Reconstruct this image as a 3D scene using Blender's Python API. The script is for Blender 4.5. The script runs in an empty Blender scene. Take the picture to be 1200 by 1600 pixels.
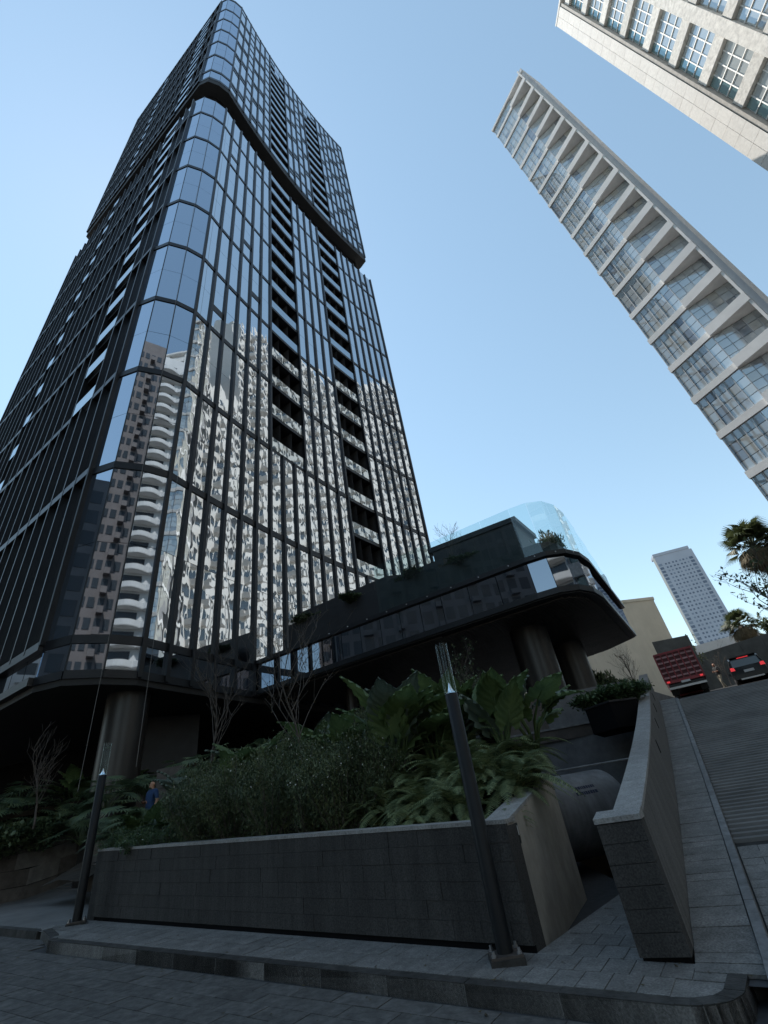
import bpy, math, random
import numpy as np
from mathutils import Vector, Matrix
random.seed(7)
R = math.radians
scene = bpy.context.scene
col = scene.collection

# ------------------------------------------------------------------ camera
CAM_H = 1.6
ZV = (421.3, -267.2); FPX = 713.0; CX, CY = 600.0, 800.0
_up = np.array([ZV[0]-CX, CY-ZV[1], FPX]); _up /= np.linalg.norm(_up)
_fw = np.array([0, 0, 1.0]); _yw = _fw-_up*_fw.dot(_up); _yw /= np.linalg.norm(_yw)
_xw = np.cross(_yw, _up)
if _xw[0] < 0: _xw = -_xw
cd = bpy.data.cameras.new('camera'); cam = bpy.data.objects.new('camera', cd); col.objects.link(cam)
cd.sensor_fit = 'HORIZONTAL'; cd.sensor_width = 36.0; cd.lens = FPX/1200*36; cd.clip_start = .05; cd.clip_end = 6000
cam.matrix_world = Matrix(((_xw[0], _xw[1], -_xw[2], 0), (_yw[0], _yw[1], -_yw[2], 0), (_up[0], _up[1], -_up[2], CAM_H), (0, 0, 0, 1)))
scene.camera = cam
scene.render.resolution_x = 768; scene.render.resolution_y = 1024

# ------------------------------------------------------------------ sky, sun, exposure
SUN_AZ, SUN_EL = R(-44), R(62)
w = bpy.data.worlds.new('World'); scene.world = w; w.use_nodes = True
nt = w.node_tree; nt.nodes.clear()
sky = nt.nodes.new('ShaderNodeTexSky'); sky.sky_type = 'NISHITA'; sky.sun_disc = False
sky.sun_elevation = SUN_EL; sky.sun_rotation = SUN_AZ; sky.altitude = 0; sky.air_density = 1.3; sky.dust_density = .05; sky.ozone_density = 1.0
bg = nt.nodes.new('ShaderNodeBackground'); bg.inputs[1].default_value = .15
wo = nt.nodes.new('ShaderNodeOutputWorld')
hs = nt.nodes.new('ShaderNodeHueSaturation'); hs.inputs['Saturation'].default_value = .86; hs.inputs['Hue'].default_value = .481
nt.links.new(sky.outputs[0], hs.inputs['Color']); nt.links.new(hs.outputs[0], bg.inputs[0]); nt.links.new(bg.outputs[0], wo.inputs[0])
sd = bpy.data.lights.new('sun', 'SUN'); sd.energy = 4.2; sd.angle = R(.53); sd.color = (1.0, .94, .85)
so = bpy.data.objects.new('sun', sd); col.objects.link(so)
sv = Vector((math.cos(SUN_EL)*math.sin(SUN_AZ), math.cos(SUN_EL)*math.cos(SUN_AZ), math.sin(SUN_EL)))
so.rotation_euler = sv.to_track_quat('Z', 'Y').to_euler(); so.location = (0, 0, 200)
scene.view_settings.view_transform = 'Standard'; scene.view_settings.look = 'None'
scene.view_settings.exposure = 0.42; scene.view_settings.gamma = 1.0
try: scene.view_settings.use_curve_mapping = False
except Exception: pass
scene.cycles.max_bounces = 8; scene.cycles.transparent_max_bounces = 12
scene.cycles.caustics_reflective = False; scene.cycles.caustics_refractive = False

# ------------------------------------------------------------------ helpers
def az(a, r, z=0.0):
    a = R(a); return Vector((r*math.sin(a), r*math.cos(a), z))
WLOC = {}
class MB:
    def __init__(s): s.v = []; s.f = []; s.m = []; s.mi = 0
    def quad(s, a, b, c, d):
        n = len(s.v); s.v += [tuple(a), tuple(b), tuple(c), tuple(d)]; s.f.append((n, n+1, n+2, n+3)); s.m.append(s.mi); return s
    def tri(s, a, b, c):
        n = len(s.v); s.v += [tuple(a), tuple(b), tuple(c)]; s.f.append((n, n+1, n+2)); s.m.append(s.mi); return s
    def hexa(s, p):   # 8 points: bottom 4 ccw, top 4 ccw
        n = len(s.v); s.v += [tuple(q) for q in p]
        for q in ((3, 2, 1, 0), (4, 5, 6, 7), (0, 1, 5, 4), (1, 2, 6, 5), (2, 3, 7, 6), (3, 0, 4, 7)):
            s.f.append(tuple(n+i for i in q)); s.m.append(s.mi)
        return s
    def box(s, x0, x1, y0, y1, z0, z1):
        return s.hexa([(x0, y0, z0), (x1, y0, z0), (x1, y1, z0), (x0, y1, z0), (x0, y0, z1), (x1, y0, z1), (x1, y1, z1), (x0, y1, z1)])
    def bar(s, a, b, nrm, w0, w1, z0, z1, z0b=None, z1b=None):
        # box between plan points a,b ; across from w0 to w1 along plan normal nrm
        if z0b is None: z0b, z1b = z0, z1
        a = Vector(a[:2]); b = Vector(b[:2]); n = Vector(nrm[:2])
        p = [a+n*w0, b+n*w0, b+n*w1, a+n*w1]
        if (p[1]-p[0]).cross(p[2]-p[1]) < 0: p = [p[3], p[2], p[1], p[0]]; zz = [z0, z0b, z0b, z0]; zt = [z1, z1b, z1b, z1]
        else: zz = [z0, z0b, z0b, z0]; zt = [z1, z1b, z1b, z1]
        return s.hexa([(q.x, q.y, z) for q, z in zip(p, zz)]+[(q.x, q.y, z) for q, z in zip(p, zt)])
    def prism(s, poly, z0, z1, caps=True):
        n = len(s.v); k = len(poly)
        A = sum(poly[i][0]*poly[(i+1) % k][1]-poly[(i+1) % k][0]*poly[i][1] for i in range(k))
        if A < 0: poly = poly[::-1]
        s.v += [(p[0], p[1], z0) for p in poly]+[(p[0], p[1], z1) for p in poly]
        for i in range(k):
            j = (i+1) % k; s.f.append((n+i, n+j, n+k+j, n+k+i)); s.m.append(s.mi)
        if caps:
            s.f.append(tuple(n+i for i in range(k))[::-1]); s.m.append(s.mi)
            s.f.append(tuple(n+k+i for i in range(k))); s.m.append(s.mi)
        return s
    def tube(s, pts, rad, n=6, cap=True):
        pts = [Vector(p) for p in pts]; base = len(s.v)
        if not hasattr(rad, '__len__'): rad = [rad]*len(pts)
        prev = None
        for i, p in enumerate(pts):
            d = (pts[min(i+1, len(pts)-1)]-pts[max(i-1, 0)]).normalized()
            if prev is None:
                u = d.orthogonal().normalized()
            else:
                u = (prev-d*prev.dot(d)).normalized()
            prev = u; v = d.cross(u)
            for k in range(n):
                a = 2*math.pi*k/n; q = p+(u*math.cos(a)+v*math.sin(a))*rad[i]; s.v.append(tuple(q))
        for i in range(len(pts)-1):
            for k in range(n):
                k2 = (k+1) % n
                s.f.append((base+i*n+k, base+i*n+k2, base+(i+1)*n+k2, base+(i+1)*n+k)); s.m.append(s.mi)
        if cap:
            s.f.append(tuple(base+k for k in range(n))[::-1]); s.m.append(s.mi)
            e = base+(len(pts)-1)*n; s.f.append(tuple(e+k for k in range(n))); s.m.append(s.mi)
        return s
    def lathe(s, prof, n=24, c=(0, 0, 0)):
        b = len(s.v)
        for r_, z in prof:
            for k in range(n):
                a = 2*math.pi*k/n; s.v.append((c[0]+r_*math.cos(a), c[1]+r_*math.sin(a), c[2]+z))
        for i in range(len(prof)-1):
            for k in range(n):
                k2 = (k+1) % n; s.f.append((b+i*n+k, b+i*n+k2, b+(i+1)*n+k2, b+(i+1)*n+k)); s.m.append(s.mi)
        return s
    def mesh(s, name):
        me = bpy.data.meshes.new(name); me.from_pydata(s.v, [], s.f)
        if any(s.m): me.polygons.foreach_set('material_index', s.m)
        me.update(); return me
    def build(s, name, mat, parent=None, smooth=False, local=False, kind=None):
        me = s.mesh(name)
        return link(name, me, mat, parent, smooth, local, kind)
def link(name, me, mat, parent=None, smooth=False, local=False, kind=None):
    if mat is not None and not me.materials:
        for m in (mat if isinstance(mat, (list, tuple)) else [mat]): me.materials.append(m)
    if smooth: me.polygons.foreach_set('use_smooth', [True]*len(me.polygons))
    o = bpy.data.objects.new(name, me); col.objects.link(o)
    if parent is not None:
        o.parent = parent
        if not local: o.location = -WLOC.get(parent.name, Vector((0, 0, 0)))
    WLOC[o.name] = Vector((0, 0, 0))
    if kind: o['kind'] = kind
    return o
def tag(o, label, cat, group=None):
    o['label'] = label; o['category'] = cat
    if group: o['group'] = group
    return o
def thing(name, label, cat, loc=(0, 0, 0), rz=0, group=None):
    o = bpy.data.objects.new(name, None); col.objects.link(o); o.location = loc; o.rotation_euler = (0, 0, rz)
    o.empty_display_size = .3
    WLOC[o.name] = Vector(loc); return tag(o, label, cat, group)
def copy_tree(o, parent=None):
    c = o.copy(); col.objects.link(c)
    if parent is not None: c.parent = parent
    for ch in list(o.children): copy_tree(ch, c)
    return c
def struct(o): o['kind'] = 'structure'; return o
# smooth only the joints below an angle
def smooth_by_angle(o, deg=35):
    me = o.data
    me.polygons.foreach_set('use_smooth', [True]*len(me.polygons))
    try: me.set_sharp_from_angle(angle=R(deg))
    except Exception: pass

# ------------------------------------------------------------------ materials
def mat(name, c, rough=.6, metal=0.0, spec=.5, noise=0.0, nscale=3.0, bump=0.0, bscale=20.0, c2=None, detail=4.0, coat=0.0, ov=.45, streak=0.0):
    m = bpy.data.materials.new(name); m.use_nodes = True; t = m.node_tree; b = t.nodes['Principled BSDF']
    b.inputs['Base Color'].default_value = (*c, 1); b.inputs['Roughness'].default_value = rough; b.inputs['Metallic'].default_value = metal
    b.inputs['Specular IOR Level'].default_value = spec
    if coat: b.inputs['Coat Weight'].default_value = coat; b.inputs['Coat Roughness'].default_value = .05
    if noise or bump: g = t.nodes.new('ShaderNodeNewGeometry')
    if noise:
        n = t.nodes.new('ShaderNodeTexNoise'); n.inputs['Scale'].default_value = nscale; n.inputs['Detail'].default_value = detail; n.inputs['Roughness'].default_value = .65
        t.links.new(g.outputs['Position'], n.inputs['Vector'])
        rp = t.nodes.new('ShaderNodeValToRGB'); rp.color_ramp.elements[0].position = .3; rp.color_ramp.elements[1].position = .72
        cc = c2 or tuple(min(1, x*(1+noise)) for x in c)
        rp.color_ramp.elements[0].color = (*[x*(1-noise) for x in c], 1); rp.color_ramp.elements[1].color = (*cc, 1)
        t.links.new(n.outputs['Fac'], rp.inputs['Fac'])
        # each object a little different
        oi = t.nodes.new('ShaderNodeObjectInfo'); mr = t.nodes.new('ShaderNodeMapRange'); mr.inputs['To Min'].default_value = 1-noise*ov; mr.inputs['To Max'].default_value = 1+noise*ov
        t.links.new(oi.outputs['Random'], mr.inputs['Value'])
        mx = t.nodes.new('ShaderNodeVectorMath'); mx.operation = 'SCALE'
        t.links.new(rp.outputs['Color'], mx.inputs[0]); t.links.new(mr.outputs['Result'], mx.inputs['Scale'])
        fin_ = mx.outputs[0]
        if streak:
            sc_ = t.nodes.new('ShaderNodeVectorMath'); sc_.operation = 'MULTIPLY'; sc_.inputs[1].default_value = (5, 5, .5); t.links.new(g.outputs['Position'], sc_.inputs[0])
            n3 = t.nodes.new('ShaderNodeTexNoise'); n3.inputs['Scale'].default_value = 1.0; n3.inputs['Detail'].default_value = 6; n3.inputs['Roughness'].default_value = .7; t.links.new(sc_.outputs[0], n3.inputs['Vector'])
            m3 = t.nodes.new('ShaderNodeMapRange'); m3.inputs['From Min'].default_value = .35; m3.inputs['From Max'].default_value = .68; m3.inputs['To Min'].default_value = 1-streak; m3.inputs['To Max'].default_value = 1+streak*.6; t.links.new(n3.outputs['Fac'], m3.inputs['Value'])
            x3 = t.nodes.new('ShaderNodeVectorMath'); x3.operation = 'SCALE'; t.links.new(fin_, x3.inputs[0]); t.links.new(m3.outputs['Result'], x3.inputs['Scale']); fin_ = x3.outputs[0]
        t.links.new(fin_, b.inputs['Base Color'])
    if bump:
        n2 = t.nodes.new('ShaderNodeTexNoise'); n2.inputs['Scale'].default_value = bscale; n2.inputs['Detail'].default_value = 5
        t.links.new(g.outputs['Position'], n2.inputs['Vector'])
        bp = t.nodes.new('ShaderNodeBump'); bp.inputs['Strength'].default_value = 1.0; bp.inputs['Distance'].default_value = bump
        t.links.new(n2.outputs['Fac'], bp.inputs['Height']); t.links.new(bp.outputs[0], b.inputs['Normal'])
    return m
def mirror_glass(name, tint, dark=(.01, .012, .016), wave=.012, wscale=.35, refl=1.0, rough=.015, fine=.25):
    m = bpy.data.materials.new(name); m.use_nodes = True; t = m.node_tree; t.nodes.clear()
    out = t.nodes.new('ShaderNodeOutputMaterial')
    g = t.nodes.new('ShaderNodeNewGeometry'); oi = t.nodes.new('ShaderNodeObjectInfo')
    mp = t.nodes.new('ShaderNodeVectorMath'); mp.operation = 'MULTIPLY'; mp.inputs[1].default_value = (1, 1, .45)
    t.links.new(g.outputs['Position'], mp.inputs[0])
    n = t.nodes.new('ShaderNodeTexNoise'); n.inputs['Scale'].default_value = wscale; n.inputs['Detail'].default_value = 1.6; n.inputs['Roughness'].default_value = fine
    mo = t.nodes.new('ShaderNodeMath'); mo.operation = 'MULTIPLY_ADD'; mo.inputs[1].default_value = 37.0
    t.links.new(g.outputs['Random Per Island'], mo.inputs[0]); mo2 = t.nodes.new('ShaderNodeMath'); mo2.operation = 'MULTIPLY'; mo2.inputs[1].default_value = 91.0
    t.links.new(oi.outputs['Random'], mo2.inputs[0]); t.links.new(mo2.outputs[0], mo.inputs[2])
    va = t.nodes.new('ShaderNodeVectorMath'); va.operation = 'ADD'; t.links.new(mp.outputs[0], va.inputs[0]); t.links.new(mo.outputs[0], va.inputs[1])
    t.links.new(va.outputs[0], n.inputs['Vector'])
    bp = t.nodes.new('ShaderNodeBump'); bp.inputs['Strength'].default_value = 1.0; bp.inputs['Distance'].default_value = wave
    t.links.new(n.outputs['Fac'], bp.inputs['Height'])
    gl = t.nodes.new('ShaderNodeBsdfGlossy'); gl.inputs['Color'].default_value = (*tint, 1); gl.inputs['Roughness'].default_value = rough
    t.links.new(bp.outputs[0], gl.inputs['Normal'])
    df = t.nodes.new('ShaderNodeBsdfDiffuse'); df.inputs['Color'].default_value = (*dark, 1)
    mx = t.nodes.new('ShaderNodeMixShader')
    fr = t.nodes.new('ShaderNodeLayerWeight'); fr.inputs['Blend'].default_value = .35
    mr = t.nodes.new('ShaderNodeMapRange'); mr.inputs['To Min'].default_value = .72*refl; mr.inputs['To Max'].default_value = min(1, 1.0*refl)
    t.links.new(fr.outputs['Fresnel'], mr.inputs['Value']); t.links.new(mr.outputs['Result'], mx.inputs['Fac'])
    t.links.new(df.outputs[0], mx.inputs[1]); t.links.new(gl.outputs[0], mx.inputs[2]); t.links.new(mx.outputs[0], out.inputs['Surface'])
    return m
def clear_glass(name, tint, base=.06, rough=.01):
    m = bpy.data.materials.new(name); m.use_nodes = True; t = m.node_tree; t.nodes.clear()
    out = t.nodes.new('ShaderNodeOutputMaterial'); tr = t.nodes.new('ShaderNodeBsdfTransparent'); tr.inputs[0].default_value = (*tint, 1)
    gl = t.nodes.new('ShaderNodeBsdfGlossy'); gl.inputs['Roughness'].default_value = rough; gl.inputs['Color'].default_value = (.95, 1, 1, 1)
    lw_ = t.nodes.new('ShaderNodeLayerWeight'); lw_.inputs['Blend'].default_value = .5
    pw = t.nodes.new('ShaderNodeMath'); pw.operation = 'POWER'; pw.inputs[1].default_value = 5.0; t.links.new(lw_.outputs['Facing'], pw.inputs[0])
    ad = t.nodes.new('ShaderNodeMath'); ad.operation = 'MULTIPLY_ADD'; ad.use_clamp = True; ad.inputs[1].default_value = .85; ad.inputs[2].default_value = base
    t.links.new(pw.outputs[0], ad.inputs[0]); mx = t.nodes.new('ShaderNodeMixShader'); t.links.new(ad.outputs[0], mx.inputs['Fac'])
    t.links.new(tr.outputs[0], mx.inputs[1]); t.links.new(gl.outputs[0], mx.inputs[2]); t.links.new(mx.outputs[0], out.inputs['Surface'])
    return m
def leafmat(name, c, c2, rough=.45, trans=.35):
    m = bpy.data.materials.new(name); m.use_nodes = True; t = m.node_tree; b = t.nodes['Principled BSDF']; out = t.nodes['Material Output']
    g = t.nodes.new('ShaderNodeNewGeometry'); n = t.nodes.new('ShaderNodeTexNoise'); n.inputs['Scale'].default_value = 2.2; n.inputs['Detail'].default_value = 3
    t.links.new(g.outputs['Position'], n.inputs['Vector'])
    ad = t.nodes.new('ShaderNodeMath'); ad.operation = 'MULTIPLY_ADD'; ad.inputs[1].default_value = .45; 
    t.links.new(g.outputs['Random Per Island'], ad.inputs[0]); t.links.new(n.outputs['Fac'], ad.inputs[2])
    rp = t.nodes.new('ShaderNodeValToRGB'); rp.color_ramp.elements[0].position = .4; rp.color_ramp.elements[1].position = .95
    rp.color_ramp.elements[0].color = (*c, 1); rp.color_ramp.elements[1].color = (*c2, 1)
    t.links.new(ad.outputs[0], rp.inputs['Fac']); t.links.new(rp.outputs['Color'], b.inputs['Base Color']); b.inputs['Roughness'].default_value = rough
    tl = t.nodes.new('ShaderNodeBsdfTranslucent'); t.links.new(rp.outputs['Color'], tl.inputs['Color'])
    mx = t.nodes.new('ShaderNodeMixShader'); mx.inputs['Fac'].default_value = trans
    t.links.new(b.outputs[0], mx.inputs[1]); t.links.new(tl.outputs[0], mx.inputs[2]); t.links.new(mx.outputs[0], out.inputs['Surface'])
    return m
M = {}
M['glass'] = mirror_glass('tower_glass', (.84, .88, .92), wave=.0085, wscale=1.15, fine=.5)
M['glass_corner'] = mirror_glass('corner_glass', (.60, .68, .78), wave=.0045, wscale=.55)
M['rail_glass'] = mirror_glass('rail_glass', (.62, .68, .72), wave=.006, wscale=1.2)
M['pod_glass'] = mirror_glass('podium_glass', (.5, .55, .62), wave=.003, wscale=.5, refl=.9)
M['frame'] = mat('black_metal', (.012, .013, .016), .42, .3, .5, .25, 1.5)
M['frame2'] = mat('dark_cladding', (.02, .021, .025), .5, .2, .5, .3, 2.0)
M['recess'] = mat('loggia_wall', (.035, .034, .036), .8, noise=.2)
M['darkwin'] = mat('dark_glazing', (.006, .007, .009), .08, 0, .6)
M['soffit'] = mat('dark_soffit', (.014, .014, .0145), .7, noise=.25, nscale=1.2)
M['slat'] = mat('soffit_slat', (.04, .036, .034), .55, noise=.25, nscale=2)
M['column'] = mat('bronze_column', (.036, .034, .033), .38, .35, .5, .15, .8)
M['screen'] = clear_glass('screen_glass', (.87, .945, .945), .05)
M['lampglass'] = clear_glass('lamp_glass', (.94, .96, .96), .012)
M['granite_dark'] = mat('dark_granite', (.052, .049, .047), .8, 0, .3, .55, 55, .006, 60, ov=.12, streak=.3)
M['granite'] = mat('grey_granite', (.15, .144, .138), .75, 0, .35, .45, 48, .006, 60, streak=.35)
M['granite_cap'] = mat('granite_coping', (.30, .29, .28), .75, 0, .35, .4, 48, .005, 60, ov=.2, streak=.2)
M['paver'] = mat('street_paver', (.105, .101, .097), .8, 0, .35, .4, 9, .006, 50, ov=.35, streak=.25)
M['paver2'] = mat('sidewalk_paver', (.185, .178, .17), .75, 0, .35, .45, 48, .006, 60, ov=.3, streak=.3)
M['joint'] = mat('paver_joint', (.045, .045, .048), .9, noise=.3, nscale=8)
M['kerb'] = mat('kerb_stone', (.05, .047, .044), .8, 0, .3, .45, 6, .008, 30, streak=.3)
M['stucco'] = mat('cream_render', (.36, .325, .28), .85, 0, .3, .22, 2.2, .002, 90, streak=.07)
M['ridge'] = mat('ramp_concrete', (.155, .15, .145), .85, 0, .3, .28, .9, .003, 40, ov=.25)
M['ridge_bed'] = mat('ramp_bed', (.026, .026, .026), .9, 0, .3, .4, 5, .004, 40)
M['metal_edge'] = mat('worn_steel', (.15, .15, .152), .7, 0, .5, .4, 6, .002, 40)
M['pole'] = mat('pole_paint', (.008, .009, .011), .5, 0, .3, .2, 4)
M['chrome'] = mat('lamp_chrome', (.85, .87, .9), .12, 1.0)
M['soil'] = mat('soil', (.035, .026, .018), .95, noise=.4, nscale=6, bump=.03, bscale=12)
M['concrete'] = mat('grey_concrete', (.30, .30, .31), .8, 0, .4, .22, 2.5, .003, 40)
M['pipe'] = mat('pipe_paint', (.19, .195, .205), .6, 0, .5, .3, 1.7, .002, 30, streak=.3)
M['ink'] = mat('stencil_ink', (.015, .02, .05), .7)
M['brownsteel'] = mat('brown_steel', (.075, .062, .055), .6, .3, .5, .3, 3, .001, 30)
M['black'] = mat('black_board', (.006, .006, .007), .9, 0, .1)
M['plaza'] = mat('plaza_paving', (.13, .13, .135), .8, noise=.3, nscale=2)
M['ground'] = mat('ground', (.11, .105, .10), .9, noise=.3, nscale=.2)
M['white_conc'] = mat('white_concrete', (.88, .875, .865), .8, 0, .3, .1, .5, .002, 20)
M['beige_soffit'] = mat('balcony_soffit', (.86, .855, .84), .85, 0, .3, .1, 1.2)
M['grey_pier'] = mat('grey_pier', (.66, .65, .645), .8, 0, .3, .12, .6)
M['slab_glass'] = mirror_glass('slab_glass', (.82, .89, .9), dark=(.62, .67, .69), wave=.0006, wscale=1.2, refl=.42)
M['slab_core'] = mat('slab_core', (.30, .30, .31), .8)
M['slab_glass_dark'] = mirror_glass('slab_glass_dark', (.7, .76, .8), dark=(.34, .37, .40), wave=.0006, wscale=1.2, refl=.42)
M['slab_glass_pale'] = mirror_glass('slab_glass_pale', (.76, .82, .82), dark=(.62, .62, .58), wave=.0006, wscale=1.2, refl=.4)
M['win_teal'] = mirror_glass('teal_window', (.6, .78, .80), dark=(.18, .30, .32), wave=.0005, wscale=1.0, refl=.6)
M['return'] = mat('shaded_return', (.50, .47, .43), .85, noise=.2, nscale=1.5)  # recess side, its shade put into a darker stone colour
M['slab_mull'] = mat('window_bar', (.50, .51, .52), .5, .3)
M['stone'] = mat('pale_stone', (.76, .73, .69), .75, 0, .3, .09, 3.0, .003, 25, streak=.05)
M['stone_rough'] = mat('pitted_stone', (.80, .77, .72), .85, 0, .3, .25, 2.4, .012, 14)
M['win_blind'] = mirror_glass('blind_window', (.72, .80, .82), dark=(.56, .60, .61), wave=.0005, wscale=1.0, refl=.6)
M['white_bar'] = mat('white_window_bar', (.80, .80, .78), .5)
M['far'] = mat('hazed_facade', (.37, .41, .48), .8, noise=.06, nscale=.05)  # distance haze put into the facade colour as blue-grey
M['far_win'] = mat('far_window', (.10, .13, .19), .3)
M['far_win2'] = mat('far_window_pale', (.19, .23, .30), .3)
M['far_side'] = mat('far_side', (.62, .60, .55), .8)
M['beige'] = mat('beige_render', (.58, .54, .455), .9, 0, .3, .09, .35, .002, 8, streak=.05)
M['rust'] = mat('apartment_white', (.66, .66, .65), .8, noise=.08, nscale=.5)
M['stonepanel'] = mat('stone_panel', (.105, .092, .083), .8, 0, .4, .3, 4, .004, 30)
M['stonepanel_pale'] = mat('pale_stone_panel', (.16, .15, .14), .8, 0, .4, .3, 4, .004, 30)
M['brown'] = mat('apartment_brown', (.17, .15, .148), .8, noise=.15, nscale=.5)
M['bwin'] = mat('apartment_window', (.05, .06, .07), .15)
M['greybuild'] = mat('grey_panels', (.12, .125, .135), .5, noise=.15, nscale=.4)
M['rope'] = mat('rope', (.20, .195, .19), .8)
M['bark'] = mat('bark', (.10, .085, .075), .9, noise=.3, nscale=14)
M['taro'] = leafmat('taro_leaf', (.055, .098, .045), (.17, .245, .09), .5, .35)
M['taro_grey'] = leafmat('taro_leaf_grey', (.07, .10, .075), (.15, .19, .14), .55, .25)
M['fern'] = leafmat('fern_leaf', (.058, .098, .044), (.24, .285, .13), .6, .3)
M['shrub'] = leafmat('shrub_leaf', (.042, .068, .034), (.14, .17, .08), .6, .25)
M['phil'] = leafmat('split_leaf', (.04, .075, .045), (.13, .175, .085), .5, .2)
M['ivy'] = leafmat('broad_leaf', (.03, .065, .03), (.11, .165, .07), .45, .3)
M['palm'] = leafmat('palm_leaf', (.03, .045, .018), (.10, .12, .05), .5, .3)
M['palm_dead'] = leafmat('dry_palm_leaf', (.10, .08, .05), (.22, .18, .11), .8, .3)
M['drytwig'] = leafmat('dry_leaf', (.05, .035, .02), (.11, .085, .035), .7, .3)
M['flower'] = mat('white_petal', (.75, .75, .70), .7)
M['red'] = mat('red_paint', (.26, .022, .03), .45, 0, .5, .3, 3)
M['darkred'] = mat('dark_red_board', (.09, .012, .015), .6)
M['red2'] = mat('worn_slat', (.42, .22, .22), .6, 0, .4, .5, 4)
M['greengrey'] = mat('grey_green_board', (.075, .08, .078), .8, noise=.25, nscale=1.5)
M['redlight'] = mat('bright_red', (.6, .03, .03), .3)
M['tyre'] = mat('tyre', (.012, .012, .012), .85)
M['carpaint'] = mat('black_car_paint', (.008, .009, .011), .35, 0, .35)
M['carglass'] = mat('car_glass', (.03, .035, .04), .05, 0, .8)
M['plate'] = mat('plate_white', (.6, .6, .6), .5)
M['steel'] = mat('steel', (.35, .35, .36), .4, .8)
M['skin'] = mat('skin', (.42, .22, .14), .55)
M['blue'] = mat('blue_cloth', (.018, .05, .13), .85, noise=.2, nscale=8)
M['navy'] = mat('navy_cloth', (.02, .028, .06), .85)
M['khaki'] = mat('khaki_cloth', (.30, .26, .19), .85)
M['darkcloth'] = mat('dark_cloth', (.03, .03, .03), .85)
def emis(name, c, s):
    m = bpy.data.materials.new(name); m.use_nodes = True; t = m.node_tree; b = t.nodes['Principled BSDF']
    b.inputs['Base Color'].default_value = (*c, 1); b.inputs['Emission Color'].default_value = (*c, 1); b.inputs['Emission Strength'].default_value = s; return m
M['brake'] = emis('lit_brake_light', (.9, .05, .06), .45)

# screen-size of a piece as seen from the camera, used only to choose which pieces stay separate objects
def seen_size(p0, p1, p2, p3):
    c = (Vector(p0)+Vector(p2))/2; d = c-Vector((0, 0, CAM_H)); n = (Vector(p1)-Vector(p0)).cross(Vector(p3)-Vector(p0))
    fwd = Vector((_xw[2], _yw[2], _up[2]))
    zc = d.dot(fwd)
    if zc < 1: return 0
    xx = CX+FPX*d.dot(Vector((_xw[0], _yw[0], _up[0])))/zc; yy = CY-FPX*d.dot(Vector((_xw[1], _yw[1], _up[1])))/zc
    if xx < -30 or xx > 1230 or yy < -30 or yy > 1630: return 0
    return max(0, -n.dot(d))/d.length**3*1e6
def pieces(name, plural, quads, parent, m, thick, nmax=300, out=True):
    """quads: list of (p0,p1,p2,p3[,material]); the largest nmax become objects, the others one joined part"""
    qs = sorted(quads, key=lambda q: -seen_size(*q[:4]))
    rest = {}
    for i, q in enumerate(qs):
        mm = q[4] if len(q) > 4 else m
        p = [Vector(x) for x in q[:4]]; n = (p[1]-p[0]).cross(p[3]-p[0]).normalized()*thick
        if i < nmax and seen_size(*q[:4]) > 0: b = MB()
        else: b = rest.setdefault(mm.name, (MB(), mm))[0]
        b.hexa([x-n for x in p]+p)
        if i < nmax and seen_size(*q[:4]) > 0: b.build(name, mm, parent)
    for b, mm in rest.values(): b.build(plural, mm, parent, kind='stuff')

# ------------------------------------------------------------------ ground planes
def S(x, y): return .0066-.0447*x+.0262*y          # plane of the island pavement
U = Vector((-.863, .505)); Q = Vector((.505, .863)); P0 = Vector((.84, 6.91))   # along the kerb (uphill, left) / away from it
V = Vector((.465, .885)); W = Vector((.885, -.465)); A0 = Vector((2.16, 6.09))  # along the ramp wall / across it
def uq(u, q): return P0+U*u+Q*q
def sw(s, w_): return A0+V*s+W*w_
def ramp_z(s):
    if s < 0: return .1+.06*s
    if s < 15.6: return .1+.17*s+.0045*s*s
    return .1+.17*15.6+.0045*15.6**2+.105*(s-15.6)
g = MB(); g.quad((-3000, -3000, -3.2), (3000, -3000, -3.2), (3000, 3000, -3.2), (-3000, 3000, -3.2)); struct(g.build('ground', M['ground']))
b = MB(); zz = lambda x, y: S(x, y)-.165
b.quad((-60, -45, zz(-60, -45)), (24, -45, zz(24, -45)), (24, 9.6, zz(24, 9.6)), (-60, 9.6, zz(-60, 9.6)))
b.quad((-60, 9.6, zz(-60, 9.6)), (3.2, 9.6, zz(3.2, 9.6)), (3.2, 30, zz(3.2, 30)), (-60, 30, zz(-60, 30)))
street = struct(b.build('street', M['joint']))
# ------------------------------------------------------------------ pavers
def qpaver(c, e1, e2, h1, h2, zf, gap=.005, jit=.002):
    p = []
    dz = random.uniform(-jit, jit); tx = random.uniform(-jit, jit)
    for a, d in ((-1, -1), (1, -1), (1, 1), (-1, 1)):
        q_ = c+e1*(a*(h1-gap))+e2*(d*(h2-gap)); p.append(Vector((q_.x, q_.y, zf(q_)+dz+tx*a)))
    n = (p[1]-p[0]).cross(p[3]-p[0])
    if n.z < 0: p = [p[3], p[2], p[1], p[0]]
    return p
qs = []
q_ = -1.06-.14
row = 0
while q_ > -5.6:
    u_ = -4.5+(row % 2)*.3
    while u_ < 15:
        c = uq(u_, q_)
        qs.append(tuple(qpaver(c, U, Q, .3, .14, lambda v: S(v.x, v.y)-.150)))
        u_ += .6
    q_ -= .28; row += 1
# the strip of street left of the island, up to the driveway edge
q_ = -1.06+.14; row = 0
while q_ < -.56:
    u_ = 9.6+(row % 2)*.3
    while u_ < 20:
        qs.append(tuple(qpaver(uq(u_, q_), U, Q, .3, .14, lambda v: S(v.x, v.y)-.150))); u_ += .6
    q_ += .28; row += 1
pieces('street_paver', 'street_pavers', qs, street, M['paver'], .05, 300)

def qfront(u): return .03*max(u, 0)
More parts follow.
